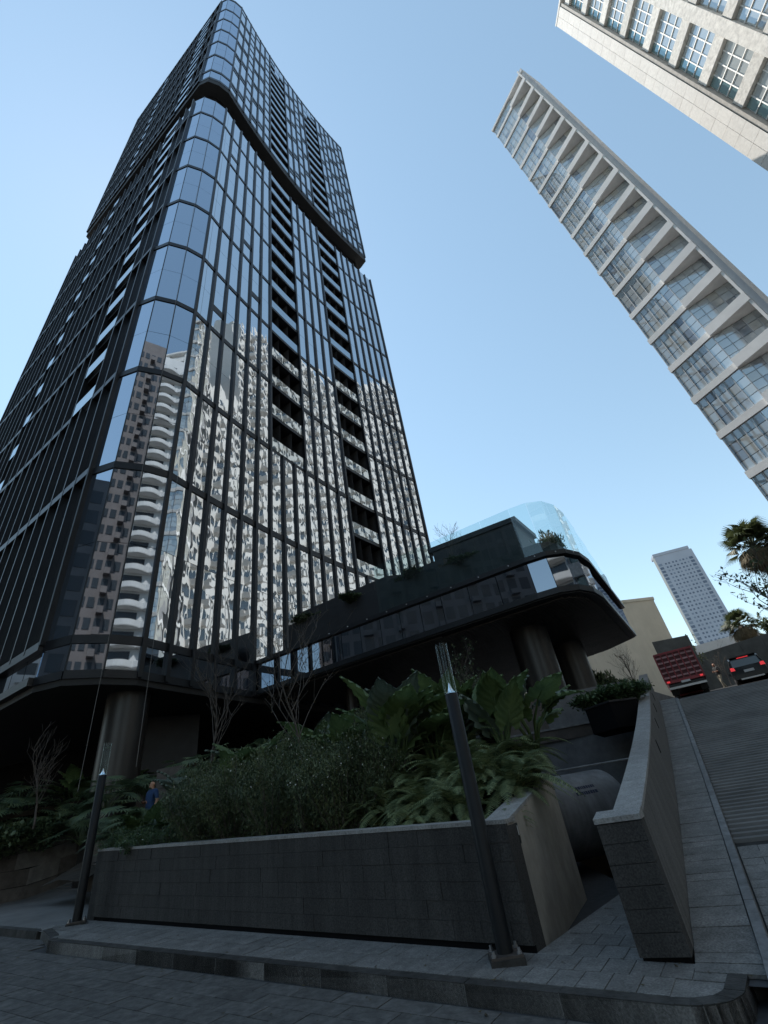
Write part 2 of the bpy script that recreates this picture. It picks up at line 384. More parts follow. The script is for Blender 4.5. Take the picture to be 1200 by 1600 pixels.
# island pavement: bed, kerb stones, pavers
isl = [uq(8.75, -1.0), uq(-1.5, -1.0)]
for k in range(1, 8):
    a = R(90)*k/8; isl.append(uq(-1.5-.46*math.sin(a), -1.0+.5*(1-math.cos(a))))
isl += [uq(-1.97, -.2), sw(0.0, .56), sw(0.02, .0), sw(.3, -.45), sw(4.2, -.42), uq(-.35, 3.75), uq(0, .1), uq(10.1, .4), uq(10.6, -.35), uq(10.1, -.5), uq(9.2, -.78)]
def poly_mesh(pts, zf, m, name, th=.3):
    mb = MB(); n = len(pts)
    A = sum(pts[i].x*pts[(i+1) % n].y-pts[(i+1) % n].x*pts[i].y for i in range(n))
    if A < 0: pts = pts[::-1]
    for z0 in (-th, 0):
        mb.v += [(p.x, p.y, zf(p)+z0) for p in pts]
    mb.f.append(tuple(range(n))[::-1]); mb.f.append(tuple(range(n, 2*n))); mb.m += [0, 0]
    for i in range(n): j = (i+1) % n; mb.f.append((i, j, n+j, n+i)); mb.m.append(0)
    return mb.build(name, m)
def inside(p, poly):
    c = False; j = len(poly)-1
    for i in range(len(poly)):
        a, b_ = poly[i], poly[j]
        if (a.y > p.y) != (b_.y > p.y) and p.x < (b_.x-a.x)*(p.y-a.y)/(b_.y-a.y)+a.x: c = not c
        j = i
    return c
sidewalk = struct(poly_mesh(isl, lambda p: S(p.x, p.y)-.009, M['paver2'], 'sidewalk'))
# kerb stones along the street edge
edge = [uq(10.1, -.5), uq(9.2, -.78), uq(8.75, -1.0)]
k = 8.75
while k > -1.4: k -= .93; edge.append(uq(max(k, -1.5), -1.0))
edge += isl[2:9]+[uq(-1.97, -.2), sw(0, .58)]
cen = uq(4, 1)
for i in range(len(edge)-1):
    a, b_ = edge[i], edge[i+1]; d = (b_-a); L = d.length
    if L < .05: continue
    d = d/L; n = Vector((-d.y, d.x))
    if n.dot(cen-a) < 0: n = -n
    a2 = a+d*.003; b2 = b_-d*.003; mb = MB(); dz = random.uniform(-.004, .003)
    p = [a2, b2, b2+n*.15, a2+n*.15]
    if (p[1]-p[0]).cross(p[2]-p[1]) < 0: p = [p[3], p[2], p[1], p[0]]
    mb.hexa([(q.x, q.y, S(q.x, q.y)-.3) for q in p]+[(q.x, q.y, S(q.x, q.y)+dz) for q in p])
    mb.build('kerb_stone', M['kerb'], sidewalk)
qs = []
rows_q = [-.845, -.43, -.015, .4, .815, 1.23, 1.645, 2.06, 2.475, 2.89, 3.305, 3.72]
for iq in range(len(rows_q)-1):
    qa, qb = rows_q[iq], rows_q[iq+1]
    for iu in range(-10, 46):
        uu = iu*.26+(.13 if iq % 2 else 0); qq = (qa+qb)/2; c = uq(uu, qq)
        if qq > qfront(uu)+.2 and uu > .1: continue
        if sum(inside(c+U*(a*.12)+Q*(e*.2), isl) for a in (-1, 1) for e in (-1, 1)) < 4: continue
        if uu < -1.35 and qq < -.35: continue
        qs.append(tuple(qpaver(c, U, Q, .13, (qb-qa)/2, lambda v: S(v.x, v.y), .004, .0015)))
pieces('paver', 'pavers', qs, sidewalk, M['paver2'], .02, 300)

# driveway to the left, with its ridged start of a ramp
def drive_z(u, q): 
    p = uq(u, q); base = S(p.x, p.y)-.03
    return base+max(0, q-2.4)*.2
mb = MB()
for i in range(14):
    for j in range(12):
        u0, u1 = 10.1+i*.8, 10.1+(i+1)*.8; q0, q1 = -.5+j*.9, -.5+(j+1)*.9
        pts = [(u0, q0), (u0, q1), (u1, q1), (u1, q0)]
        mb.quad(*[Vector((uq(*t).x, uq(*t).y, drive_z(*t))) for t in pts][::-1])
drive = struct(mb.build('driveway', M['ridge']))
for k in range(17):
    q0 = 2.4+k*.24; mb = MB(); a = uq(10.2, q0); b_ = uq(19.6, q0)
    mb.bar(a, b_, Q, 0, .11, drive_z(10.2, q0)-.02, drive_z(10.2, q0)+.022, drive_z(19.6, q0)-.02, drive_z(19.6, q0)+.022)
    mb.build('ridge', M['ridge'], drive)
for k in range(9):
    mb = MB(); a = uq(10.3+k*1.0, -.5); b_ = uq(11.295+k*1.0, -.5)
    mb.bar(a, b_, Q, -.02, .14, S(*a)-.3, S(*a)-.022, S(*b_)-.3, S(*b_)-.022); mb.build('kerb_stone', M['kerb'], drive)

# ------------------------------------------------------------------ ridged street ramp on the right
RW = 12.0
mb = MB()
ss = [-3, -1.5, 0, 1, 2, 3, 4, 6, 8, 10, 12, 14, 15.6, 18, 22, 27, 33, 40, 50]
for i in range(len(ss)-1):
    for (w0, w1) in ((.6, 4), (4, 8), (8, RW)):
        p = [(ss[i], w0), (ss[i], w1), (ss[i+1], w1), (ss[i+1], w0)]
        mb.quad(*[Vector((sw(*t).x, sw(*t).y, ramp_z(t[0])-.13)) for t in p])
ramp = struct(mb.build('ramp_road', M['ridge_bed']))
s_ = 3.25; n_ = 0
while s_ < 15.5:
    mb = MB(); a = sw(s_, .66); b_ = sw(s_, RW); z = ramp_z(s_)-.13; z2 = ramp_z(s_+.085)-.13
    n = len(mb.v)
    h_ = .045+random.uniform(-.003, .003)
    P = []
    for pt in (a, b_):
        for dv, hh in ((0, -.02), (.012, h_), (.085, h_), (.10, -.02)):
            t = pt+V*dv; P.append((t.x, t.y, z+(z2-z)*dv/.085+hh))
    mb.v += P
    for i in range(3): mb.f.append((i, i+1, 4+i+1, 4+i)); mb.m.append(0)
    mb.f += [(0, 1, 2, 3), (4, 5, 6, 7)]; mb.m += [0, 0]
    mb.build('ridge', M['ridge'], ramp); s_ += .2; n_ += 1
qs = []
for i in range(-14, 14):
    for j in range(-1, 18):
        s0 = i*.22+.11; w0 = .92+j*.5+(i % 2)*.25; hw = .25
        if s0 > 3.1: continue
        if w0-hw < .66: hw = (w0+hw-.67)/2; w0 = .67+hw
        if hw < .04: continue
        qs.append(tuple(qpaver(sw(s0, w0), W, V, hw, .11, lambda v: ramp_z((v-A0).dot(V))-.112, .004, .002)))
pieces('paver', 'pavers', qs, ramp, M['paver2'], .02, 300)
# sidewalk beside the wall, stepped in courses
mb = MB()
mb.quad(*[Vector((sw(*t).x, sw(*t).y, S(*sw(*t))-.03)) for t in ((-.35, -.05), (-.35, .58), (.0, .58), (.0, -.05))])
for i in range(2, len(ss)-4):
    a, b_ = ss[i], ss[i+1]
    p = [(a, -.05), (a, .55), (b_, .55), (b_, -.05)]
    mb.quad(*[Vector((sw(*t).x, sw(*t).y, ramp_z(t[0])-(.03 if a >= 1 else .14))) for t in p])
rs = struct(mb.build('ramp_sidewalk', M['joint']))
def side_z(v):
    t = (v-A0).dot(V); f = max(0, min(1, (t+.25)/1.0)); return S(v.x, v.y)*(1-f)+ramp_z(max(t, 0))*f+.004
qs = []; s_ = -.2
while s_ < 16:
    L = random.uniform(.19, .25)
    qs.append(tuple(qpaver(sw(s_+L/2, .275), W, V, .275, L/2, side_z, .004, .003))); s_ += L
pieces('paver', 'pavers', qs, rs, M['paver2'], .03, 300)
ke = thing('kerb_rail', 'worn grey steel kerb edge between the ridged ramp road and its narrow pavement', 'kerb', (*sw(0, .58), ramp_z(0)))
s_ = -.9
while s_ < 15.3:
    e = min(s_+2.0, 15.3); mb = MB(); a = sw(s_+.004, .56); b_ = sw(e-.004, .56)
    steps = 5
    for i in range(steps):
        t0 = s_+.004+(e-s_-.008)*i/steps; t1 = s_+.004+(e-s_-.008)*(i+1)/steps
        zoff = (lambda t: ramp_z(t)-.01+.03*random.uniform(-.15, .15))
        za, zb = ramp_z(t0)+.022, ramp_z(t1)+.022
        if t0 < 0: za = max(S(*sw(t0, .56)), ramp_z(t0))+.022
        mb.bar(sw(t0, .56), sw(t1, .56), W, 0, .095, ramp_z(t0)-.3, za, ramp_z(t1)-.3, zb)
    mb.build('rail_segment', M['metal_edge'], ke); s_ = e

# ------------------------------------------------------------------ planter wall with stone blocks
PH = 1.17
pl = thing('planter_wall', 'long dark granite block planter wall with grey coping along the front pavement', 'wall', (*uq(5, .2), S(*uq(5, .2))))
def pz(u, q=0): p = uq(u, q); return S(p.x, p.y)
def sidetop(t): return pz(0, 0)+PH-.02+.145*t    # top of the rendered side wall, rising to the back
mb = MB()
for i in range(10):     # backing behind the blocks
    a, b_ = uq(i+.0, qfront(i)+.05), uq(i+1, qfront(i+1)+.05)
    mb.bar(a, b_, Q, 0, .28, pz(i)-.3, pz(i)+PH-.02, pz(i+1)-.3, pz(i+1)+PH-.02)
mb.build('wall_backing', M['granite_dark'], pl)
ch = .187
for r_ in range(6):
    u_ = .0-(.0 if r_ % 2 else .22)
    while u_ < 10.05:
        L = random.choice((.40, .45, .5, .38)); e = min(u_+L, 10.05); s0 = max(u_, 0)
        if e-s0 > .06:
            z0 = .055+r_*ch; z1 = z0+ch-.003; pr = random.uniform(-.004, .004)
            mb = MB(); a, b_ = uq(s0+.002, qfront(s0)), uq(e-.002, qfront(e))
            mb.bar(a, b_, Q, pr, .06, pz(s0)+z0, pz(s0)+z1, pz(e)+z0, pz(e)+z1); mb.build('stone_block', M['granite_dark'], pl)
        u_ += L
u_ = 0
mb = MB(); 
for i in range(10):
    mb.bar(uq(i, qfront(i)+.02), uq(i+1, qfront(i+1)+.02), Q, 0, .03, pz(i)-.05, pz(i)+.055, pz(i+1)-.05, pz(i+1)+.055)
mb.build('shadow_gap', M['black'], pl)
while u_ < 10.05:
    e = min(u_+random.uniform(.9, 1.2), 10.05); mb = MB()
    mb.bar(uq(u_+.003, qfront(u_)), uq(e-.003, qfront(e)), Q, -.008, .34, pz(u_)+PH+.005, pz(u_)+PH+.05, pz(e)+PH+.005, pz(e)+PH+.05)
    mb.build('coping_stone', M['granite_cap'], pl); u_ = e
# rendered side wall towards the gap
T = Vector((1.42, 3.2)); TL = T.length; T /= TL; TN = Vector((T.y, -T.x))
mb = MB(); c0 = P0-TN*.0
mb.bar(c0+T*.05, c0+T*TL, -TN, 0, .30, pz(0)-.25, sidetop(.05), pz(0)-.25, sidetop(TL)); mb.build('side_wall', M['stucco'], pl)
for i in range(3):
    t0, t1 = .06+i*(TL-.06)/3+.003, .06+(i+1)*(TL-.06)/3-.003
    mb = MB(); mb.bar(c0+T*t0, c0+T*t1, -TN, -.006, .34, sidetop(t0)+.005, sidetop(t0)+.045, sidetop(t1)+.005, sidetop(t1)+.045); mb.build('coping_stone', M['granite_cap'], pl)
# recessed wall light in the side wall
tb = .42; mb = MB(); zc = sidetop(tb)-.17
mb.bar(c0+T*(tb-.05), c0+T*(tb+.05), TN, .0, .012, zc-.11, zc+.11); lf = mb.build('light_frame', M['frame'], pl)
mb = MB(); mb.bar(c0+T*(tb-.02), c0+T*(tb+.02), TN, .012, .017, zc-.02, zc+.08); mb.build('light_lens', M['plate'], lf)
# left end of the planter
mb = MB(); e0 = uq(10.05, qfront(10)); mb.bar(e0, e0+Q*3.5, U, -.28, 0, pz(10)-.2, pz(10)+PH-.02, pz(10, 3)-.1, pz(10)+PH+.4); mb.build('end_wall', M['granite_dark'], pl)

# ------------------------------------------------------------------ wall beside the ramp
WH = 1.1
rw = thing('ramp_wall', 'grey granite parapet wall climbing beside the ridged ramp, with flat coping stones', 'wall', (*sw(0, -.2), .1))
def wz(s): return ramp_z(s)+WH
for r_ in range(6):
    z0 = .06+r_*.18; mb = MB(); pr = random.uniform(0, .003)
    p = [sw(-.0-pr, -.47), sw(-.0-pr, -.003), sw(.28, -.003), sw(.28, -.47)]
    mb.hexa([(q.x, q.y, .06+z0) for q in p]+[(q.x, q.y, .06+z0+.175) for q in p]); mb.build('stone_block', M['granite_dark'], rw)
mb = MB(); p = [sw(.03, -.45), sw(.03, -.02), sw(.26, -.02), sw(.26, -.45)]; mb.hexa([(q.x, q.y, -.1) for q in p]+[(q.x, q.y, 1.15) for q in p]); mb.build('pier_core', M['black'], rw)
mb = MB(); p = [sw(-.012, -.485), sw(-.012, .006), sw(.30, .006), sw(.30, -.485)]
mb.hexa([(q.x, q.y, 1.205) for q in p]+[(q.x, q.y, 1.255+(.05 if i > 1 else 0)) for i, q in enumerate(p)]); mb.build('coping_stone', M['granite_cap'], rw)
sb = [.285, 2, 4, 6, 8, 10, 12, 13.5, 15]
mb = MB()
for i in range(len(sb)-1):
    mb.bar(sw(sb[i], 0), sw(sb[i+1], 0), W, -.27, -.002, ramp_z(sb[i])-.9, wz(sb[i]), ramp_z(sb[i+1])-.9, wz(sb[i+1]))
mb.build('wall_body', M['granite'], rw)
s_ = .305
while s_ < 14.9:
    e = min(s_+random.uniform(1.3, 1.7), 15); mb = MB(); k = 3
    for i in range(k):
        t0, t1 = s_+.004+(e-s_-.008)*i/k, s_+.004+(e-s_-.008)*(i+1)/k
        mb.bar(sw(t0, 0), sw(t1, 0), W, -.30, .012, wz(t0)+.003, wz(t0)+.05, wz(t1)+.003, wz(t1)+.05)
    mb.build('coping_stone', M['granite_cap'], rw); s_ = e
for s0 in (6.0, 8.6, 10.8, 12.6):
    mb = MB(); mb.bar(sw(s0, 0), sw(s0+.12, 0), W, -.003, .006, ramp_z(s0)+.62, ramp_z(s0)+.86, ramp_z(s0+.12)+.62, ramp_z(s0+.12)+.86); mb.build('drain_slot', M['black'], rw)

# ------------------------------------------------------------------ lamp posts
def make_lamp(name, label, loc, r0=.088, hp=2.66, hg=.70):
    t = thing(name, label, 'lamp', loc, 0, 'black post lamps with clear glass heads')
    MB().lathe([(0, .02), (r0, .02), (r0, hp), (r0*.97, hp+.004), (0, hp+.004)], 28).build('post', M['pole'], t, local=True); smooth_by_angle(t.children[-1], 40)
    bp = MB().box(-.17, .17, -.17, .17, .0, .022).build('base_plate', M['brownsteel'], t, local=True)
    for sx in (-1, 1):
        for sy in (-1, 1): MB().lathe([(0, .05), (.016, .05), (.016, .02), (.026, .02), (.026, .0)], 8, (sx*.135, sy*.135, .022)).build('bolt', M['steel'], bp, local=True)
    o = MB().lathe([(r0*.92, hp+.004), (r0*.55, hp+.035), (r0*.25, hp+.09), (.004, hp+.15)], 28).build('reflector_cone', M['chrome'], t, local=True, smooth=True)
    o = MB().lathe([(r0*.99, hp), (r0*.99, hp+hg), (r0*.93, hp+hg), (r0*.93, hp)], 32).build('glass_tube', M['lampglass'], t, local=True); smooth_by_angle(o, 40)
    MB().lathe([(0, hp+hg-.11), (r0*.90, hp+hg-.11), (r0*.90, hp+hg-.095), (0, hp+hg-.095)], 28).build('inner_disc', M['lampglass'], t, local=True)
    return t
p1 = az(4.25, 6.74); lamp1 = make_lamp('lamp_post', 'black post lamp with clear glass head before the fern planter corner', (p1.x, p1.y, S(p1.x, p1.y)+.05))
MB().box(-.18, .18, -.18, .18, -.10, -.001).build('footing', M['kerb'], lamp1, local=True)
p2 = az(-32.8, 14.13)
lamp2 = copy_tree(lamp1); lamp2.location = (p2.x, p2.y, S(p2.x, p2.y)+.02); lamp2.rotation_euler.z = R(30); lamp2.name = 'lamp_post'
lamp2['label'] = 'black post lamp with clear glass head at the driveway end of the planter'

# ------------------------------------------------------------------ left driveway wall
lw = thing('stone_panel_wall', 'brown grey stone panel retaining wall rising along the left driveway', 'wall', (-15, 18.5, 1.1))
def dz(u, q): return drive_z(u, q)
mb = MB()
for i in range(9):
    q0, q1 = -1+i, i
    mb.bar(uq(17.6, q0), uq(17.6, q1), U, .22, .6, dz(17.6, q0)-.5, dz(17.6, q0)+2.1, dz(17.6, q1)-.5, dz(17.6, q1)+2.1)
mb.build('wall_body', M['black'], lw)
for i in range(10):
    q0, q1 = -1.4+i*.9, -1.4+(i+1)*.9
    mb = MB(); mb.bar(uq(17.6, q0+.004), uq(17.6, q1-.004), U, .0, .4, dz(17.6, q0)-.3, dz(17.6, q0)+.33, dz(17.6, q1)-.3, dz(17.6, q1)+.33); mb.build('plinth_stone', M['stonepanel'], lw)
    for r_ in range(4):
        off = .45 if r_ % 2 else 0
        a, b_ = q0+off, q1+off; z0 = .345+r_*.44
        mb = MB(); mb.bar(uq(17.6, a+.004), uq(17.6, b_-.004), U, .16+random.uniform(-.006, .006), .23, dz(17.6, a)+z0, dz(17.6, a)+z0+.432, dz(17.6, b_)+z0, dz(17.6, b_)+z0+.432)
        mb.build('stone_panel', random.choice([M['stonepanel'], M['stonepanel'], M['stonepanel'], M['stonepanel_pale']]), lw)
mb = MB(); mb.bar(uq(17.6, -1.4), uq(17.6, 8), U, .2, 6, dz(17.6, -1.4)+1.9, dz(17.6, -1.4)+2.05, dz(17.6, 8)+1.9, dz(17.6, 8)+2.05); mb.build('planting_bed', M['soil'], lw)

# ------------------------------------------------------------------ planted bank and plaza
def bank_z(u, q):
    f = max(0, min(1, (q-.6)/8.4)); f = f*f*(3-2*f)*.55+f*.45
    z0 = pz(min(u, 10))+PH-.12
    if u > 10: z0 = z0-.5*min(1, (u-10)/2.0)
    return z0+(4.35-z0)*f
mb = MB(); nu, nq = 30, 22
for i in range(nu):
    for j in range(nq):
        u0, u1 = .3+i*.48, .3+(i+1)*.48; q0, q1 = .38+j*.45, .38+(j+1)*.45
        pts = [(u0, q0), (u0, q1), (u1, q1), (u1, q0)]
        if u0 > 9.9 and q0 < 1.0: continue
        if q0 > 3.4+max(0, (u0-2.6))*2.2: continue
        if u0 < .5 and q0 > 2.9: continue
        mb.quad(*[Vector((uq(*t).x, uq(*t).y, bank_z(*t)+.05*math.sin(t[0]*3.1)*math.cos(t[1]*2.7))) for t in pts][::-1])
struct(mb.build('planted_bank', M['soil']))
mb = MB(); mb.prism([(-14, 27.5), (-3.6, 19.2), (1.2, 18.9), (7.2, 17.4), (13.5, 26), (40, 60), (40, 120), (-60, 120), (-60, 40), (-34, 31)], 1.0, 4.38)
struct(mb.build('plaza', M['plaza']))

# ------------------------------------------------------------------ main tower
H0 = CAM_H
K = [Vector((-13.58, 16.12)), Vector((-12.36, 15.88)), Vector((-11.25, 16.42)), Vector((-10.37, 17.24))]
ys = np.array([17.22, 18.55, 19.79, 21.03, 22.12, 23.25, 24.36, 25.34, 26.45, 27.47, 28.54, 29.61, 30.49, 31.34, 31.54, 34.88, 36.73, 38.43, 40.2])
xs = np.array([-10.36, -9.77, -9.26, -8.73, -8.20, -7.66, -7.06, -6.48, -5.92, -5.32, -4.71, -4.04, -3.37, -2.67, -2.75, -.61, .93, 2.36, 3.85])
pf = np.polyfit(ys, xs, 3)
yy = np.linspace(17.24, 40.25, 400); xx = np.polyval(pf, yy); xx += (K[3].x-xx[0])*np.linspace(1, 0, 400)**3
dl = np.concatenate([[0], np.cumsum(np.hypot(np.diff(xx), np.diff(yy)))])
NB = 22
RF = [Vector((np.interp(dl[-1]*i/NB, dl, xx), np.interp(dl[-1]*i/NB, dl, yy))) for i in range(NB+1)]
Wc = Vector((-36.4, 30.0)); NL_ = 21
LF = [K[0]+(Wc-K[0])*(i/NL_) for i in range(NL_+1)]
Ec = RF[-1]
BK = [Ec+Vector((-.9, .9)), Vector((-19, 56)), Wc+Vector((.2, 1.2))]
OUT = LF[::-1]+K[1:3]+RF            # outline, left end -> corner -> right end
FOOT = OUT+BK
tower = thing('glass_tower', 'tall black framed glass tower with chamfered corner mirroring white buildings', 'building', (-14, 30, 4.3))
def inset(poly, d):
    n = len(poly); o = []
    A = sum(poly[i].x*poly[(i+1) % n].y-poly[(i+1) % n].x*poly[i].y for i in range(n)); sg = 1 if A > 0 else -1
    for i in range(n):
        a, b_, c = poly[i-1], poly[i], poly[(i+1) % n]
        d1 = (b_-a).normalized(); d2 = (c-b_).normalized(); n1 = Vector((-d1.y, d1.x))*sg; n2 = Vector((-d2.y, d2.x))*sg
        m_ = (n1+n2); m_ = m_/max(.5, m_.length); o.append(b_+m_*d/max(.35, m_.dot(n1)))
    return o
INN = inset(FOOT, .14)
ZS = H0+5.7                                   # soffit
Z0 = H0+7.12                                  # first transom
ZA = [H0+15.7+7.08*k for k in range(8)]       # transoms of the lower body (every second floor)
ZL = H0+70.4; ZN = H0+75.6; ZU = H0+77.4; ZT = H0+125.0
FH = 3.54
# plan normals per bay
def bay_n(a, b_):
    d = (b_-a).normalized(); n = Vector((d.y, -d.x))
    c = (a+b_)/2
    if n.dot(c-Vector((-14, 33))) < 0: n = -n
    return n
BAYS = [(OUT[i], OUT[i+1], bay_n(OUT[i], OUT[i+1])) for i in range(len(OUT)-1)]
iK = NL_               # index of first corner facet
iR = NL_+3             # index of first right-face bay
REC_R = {6, 7, 8, 13, 14, 15}
REC_L = {NL_-3, NL_-4, NL_-13}     # bays counted from the left end
def is_rec(i, z):
    if i >= iR:
        k = i-iR
        if k in (6, 7, 8): return z > ZA[1]-.1
        if k in (13, 14, 15): return z > ZA[0]-.1
        return False
    if i < iK and i in REC_L: return z > ZA[1]-.1
    return False
# body in slices so that the loggias are real recesses
def core(z0, z1, name, rec):
    pts = []
    inn = INN[:len(OUT)]
    for i in range(len(OUT)-1):
        a, b_ = inn[i], inn[i+1]; n = BAYS[i][2]
        if rec(i): seg = [a, a-n*1.5, b_-n*1.5, b_]
        else: seg = [a, b_]
        pts += seg
    pts += INN[len(OUT):]
    cl = []
    for p in pts:
        if not cl or (p-cl[-1]).length > 1e-4: cl.append(p)
    mb = MB(); mb.prism([(p.x, p.y) for p in cl], z0, z1); return mb
core(ZS, ZA[0]-.02, '', lambda i: False).build('core_wall', M['frame2'], tower)
core(ZA[0]-.02, ZA[1], '', lambda i: is_rec(i, ZA[0]+1)).build('core_wall', M['recess'], tower)
core(ZA[1], ZL-.05, '', lambda i: is_rec(i, ZA[1]+1)).build('core_wall', M['recess'], tower)
core(ZU-.01, ZT-3.2, '', lambda i: is_rec(i, ZU+5)).build('core_wall', M['recess'], tower)
core(ZT-3.2, ZT-.05, '', lambda i: False).build('core_wall', M['frame2'], tower)
n9 = inset(FOOT, 1.3); mb = MB(); mb.prism([(p.x, p.y) for p in n9], ZL-.5, ZU+.3); mb.build('recessed_belt', M['black'], tower)
n8 = inset(FOOT, -.02); mb = MB(); mb.prism([(p.x, p.y) for p in n8], ZN+.5, ZU+.02); mb.build('belt_soffit', M['soffit'], tower)
n8 = inset(FOOT, .06); mb = MB(); mb.prism([(p.x, p.y) for p in n8], ZL-.06, ZL+.06); mb.build('belt_sill', M['slab_mull'], tower)
n7 = inset(FOOT, -.06); mb = MB(); mb.prism([(p.x, p.y) for p in n7], ZT-.06, ZT+.35); mb.build('roof_edge', M['frame'], tower)
n7 = inset(FOOT, -.02); mb = MB(); mb.prism([(p.x, p.y) for p in n7], ZS-.28, ZS); mb.build('base_soffit', M['soffit'], tower)
# horizontal bands
def band(z, h, proud=.05, name='floor_band', rng=None, m='frame', skip=lambda i: False):
    mb = MB()
    for i, (a, b_, n) in enumerate(BAYS):
        if (rng and not (rng[0] <= i < rng[1])) or skip(i):
            if mb.v: mb.build(name, M[m], tower); mb = MB()
            continue
        mb.bar(a, b_, n, -.15, proud+(.16 if i < iK else 0), z-h/2, z+h/2)
    if mb.v: mb.build(name, M[m], tower)
rows_lo = [Z0]+ZA+[ZL]
for k, z in enumerate(rows_lo[:-1]): band(z, .40 if k else .34, skip=lambda i, z=z: is_rec(i, z+.5))
band(ZS+.1, .30, .08)
rows_up = [ZU+.25]+[ZU+3.6+7.08*k for k in range(7) if ZU+3.6+7.08*k < ZT-2]+[ZT-.25]
for z in rows_up: band(z, .62, skip=lambda i, z=z: is_rec(i, z) and z < ZT-4)
# panes
pan = []; pan_c = []
def add_panes(rows, staggerbody):
    for i, (a, b_, n) in enumerate(BAYS):
        corner = iK <= i < iR
        d = (b_-a); L = d.length; d = d/L
        k = i-iR
        rws = list(rows)
        if staggerbody and not corner:
            off = (k % 3)*2.36
            rws = [rows[0]]+[r_ for r_ in np.arange(rows[0]+2.2+off, rows[-1]-1.5, 7.08)]+[rows[-1]]
        elif not corner and k >= 0 and (k in (1, 3, 4, 9, 10, 18, 20)):
            ex = []
            for j in range(len(rws)-1):
                if j > 2 and (j*7+k*3) % 4 == 0: ex.append(rws[j]+.35*(rws[j+1]-rws[j]))
            rws = sorted(rws+ex)
        for j in range(len(rws)-1):
            z0, z1 = rws[j]+.17, rws[j+1]-.17
            if is_rec(i, (z0+z1)/2) and z1 < ZT-2: continue
            if staggerbody or (rws[j] not in rows): 
                if abs(rws[j]-rows[0]) > .01: cross.append((a, b_, n, rws[j]))
            zs = [z0, z1] if z1-z0 < 4.2 else [z0, (z0+z1)/2, z1]
            for q in range(len(zs)-1):
                w_ = .02 if corner else .06
                y0 = zs[q]+(.012 if q else 0); y1 = zs[q+1]-(.012 if q < len(zs)-2 else 0)
                rt = random.uniform(-.007, .007); rb = random.uniform(-.007, .007)
                if corner: rt *= .4; rb *= .4
                p0 = a+d*w_; p1 = b_-d*w_; nn = n*.0
                pp = [Vector((p0.x, p0.y, y0))+Vector((*n, 0))*rb*.6, Vector((p1.x, p1.y, y0))+Vector((*n, 0))*rt, Vector((p1.x, p1.y, y1))+Vector((*n, 0))*(-rb), Vector((p0.x, p0.y, y1))+Vector((*n, 0))*(-rt)]
                nv = (pp[1]-pp[0]).cross(pp[3]-pp[0])
                if nv.dot(Vector((*n, 0))) < 0: pp = [pp[1], pp[0], pp[3], pp[2]]
                pan.append((*pp, M['glass_corner'] if corner else M['glass']))
cross = []
add_panes(rows_lo, False); add_panes(rows_up, True)
# spandrel glass below the first transom
for i, (a, b_, n) in enumerate(BAYS):
    d = (b_-a).normalized(); p0 = a+d*.03; p1 = b_-d*.03
    pp = [Vector((p0.x, p0.y, ZS+.26)), Vector((p1.x, p1.y, ZS+.26)), Vector((p1.x, p1.y, Z0-.18)), Vector((p0.x, p0.y, Z0-.18))]
    if (pp[1]-pp[0]).cross(pp[3]-pp[0]).dot(Vector((*n, 0))) < 0: pp = [pp[1], pp[0], pp[3], pp[2]]
    pan.append((*pp, M['glass_corner']))
pieces('window_pane', 'window_panes', pan, tower, M['glass'], .04, 300)
for a, b_, n, z in cross:
    MB().bar(a, b_, n, -.15, .04, z-.34, z+.34).build('transom', M['frame'], tower)
# vertical fins
def fin(p, n, z0, z1, wd, dp, name='fin'):
    d = Vector((-n.y, n.x)); MB().bar(p-d*wd/2, p+d*wd/2, n, -.14, dp, z0, z1).build(name, M['frame'], tower)
for i in range(len(OUT)):
    n = (BAYS[max(i-1, 0)][2]+BAYS[min(i, len(BAYS)-1)][2]).normalized()
    if iK < i < iR:
        for z0, z1 in ((ZS, ZL), (ZU-.2, ZT)): fin(OUT[i], n, z0, z1, .05, .03, 'mullion')
        continue
    left = i <= iK
    wd, dp = (.10, .225) if left else (.19, .15)
    k = i-iR
    inrec = (not left) and k in (7, 8, 14, 15)
    lrec = left and (i in REC_L and i-1 in REC_L)
    for z0, z1 in ((ZS, ZL), (ZU-.2, ZT)):
        if inrec:
            zz1 = ZA[1] if k in (7, 8) else ZA[0]
            if z0 == ZS: fin(OUT[i], n, z0, zz1, wd, dp)
        elif lrec:
            if z0 == ZS: fin(OUT[i], n, z0, ZA[1], wd, dp)
        else: fin(OUT[i], n, (Z0 if left and z0 == ZS else z0), z1, wd, dp)
# loggias: slab, glass rail, dark glazing per floor
def loggia(i0, i1, zstart, zend, flush=.02):
    z = zstart
    while z < zend-1.5:
        bal = MB(); rail = MB(); dk = MB()
        for i in range(i0, i1+1):
            a, b_, n = BAYS[i]
            bal.bar(a, b_, n, -1.62, .0, z-.16, z+.16)
            rail.bar(a, b_, n, flush-.03, flush, z+.13, z+1.22)
            dk.bar(a, b_, n, -1.62, -1.58, z+.2, z+2.75)
        o = bal.build('balcony_slab', M['frame2'], tower)
        rail.build('balcony_rail', M['rail_glass'], o); dk.build('balcony_glazing', M['darkwin'], o)
        z += FH
for (k0, k1, zs) in ((6, 8, ZA[1]), (13, 15, ZA[0])):
    loggia(iR+k0, iR+k1, zs, ZL); loggia(iR+k0, iR+k1, ZU+.4, ZT-3)
loggia(NL_-4, NL_-3, ZA[1], ZL, .21); loggia(NL_-4, NL_-3, ZU+.4, ZT-3, .21)
loggia(NL_-13, NL_-13, ZA[1], ZL, .21); loggia(NL_-13, NL_-13, ZU+.4, ZT-3, .21)
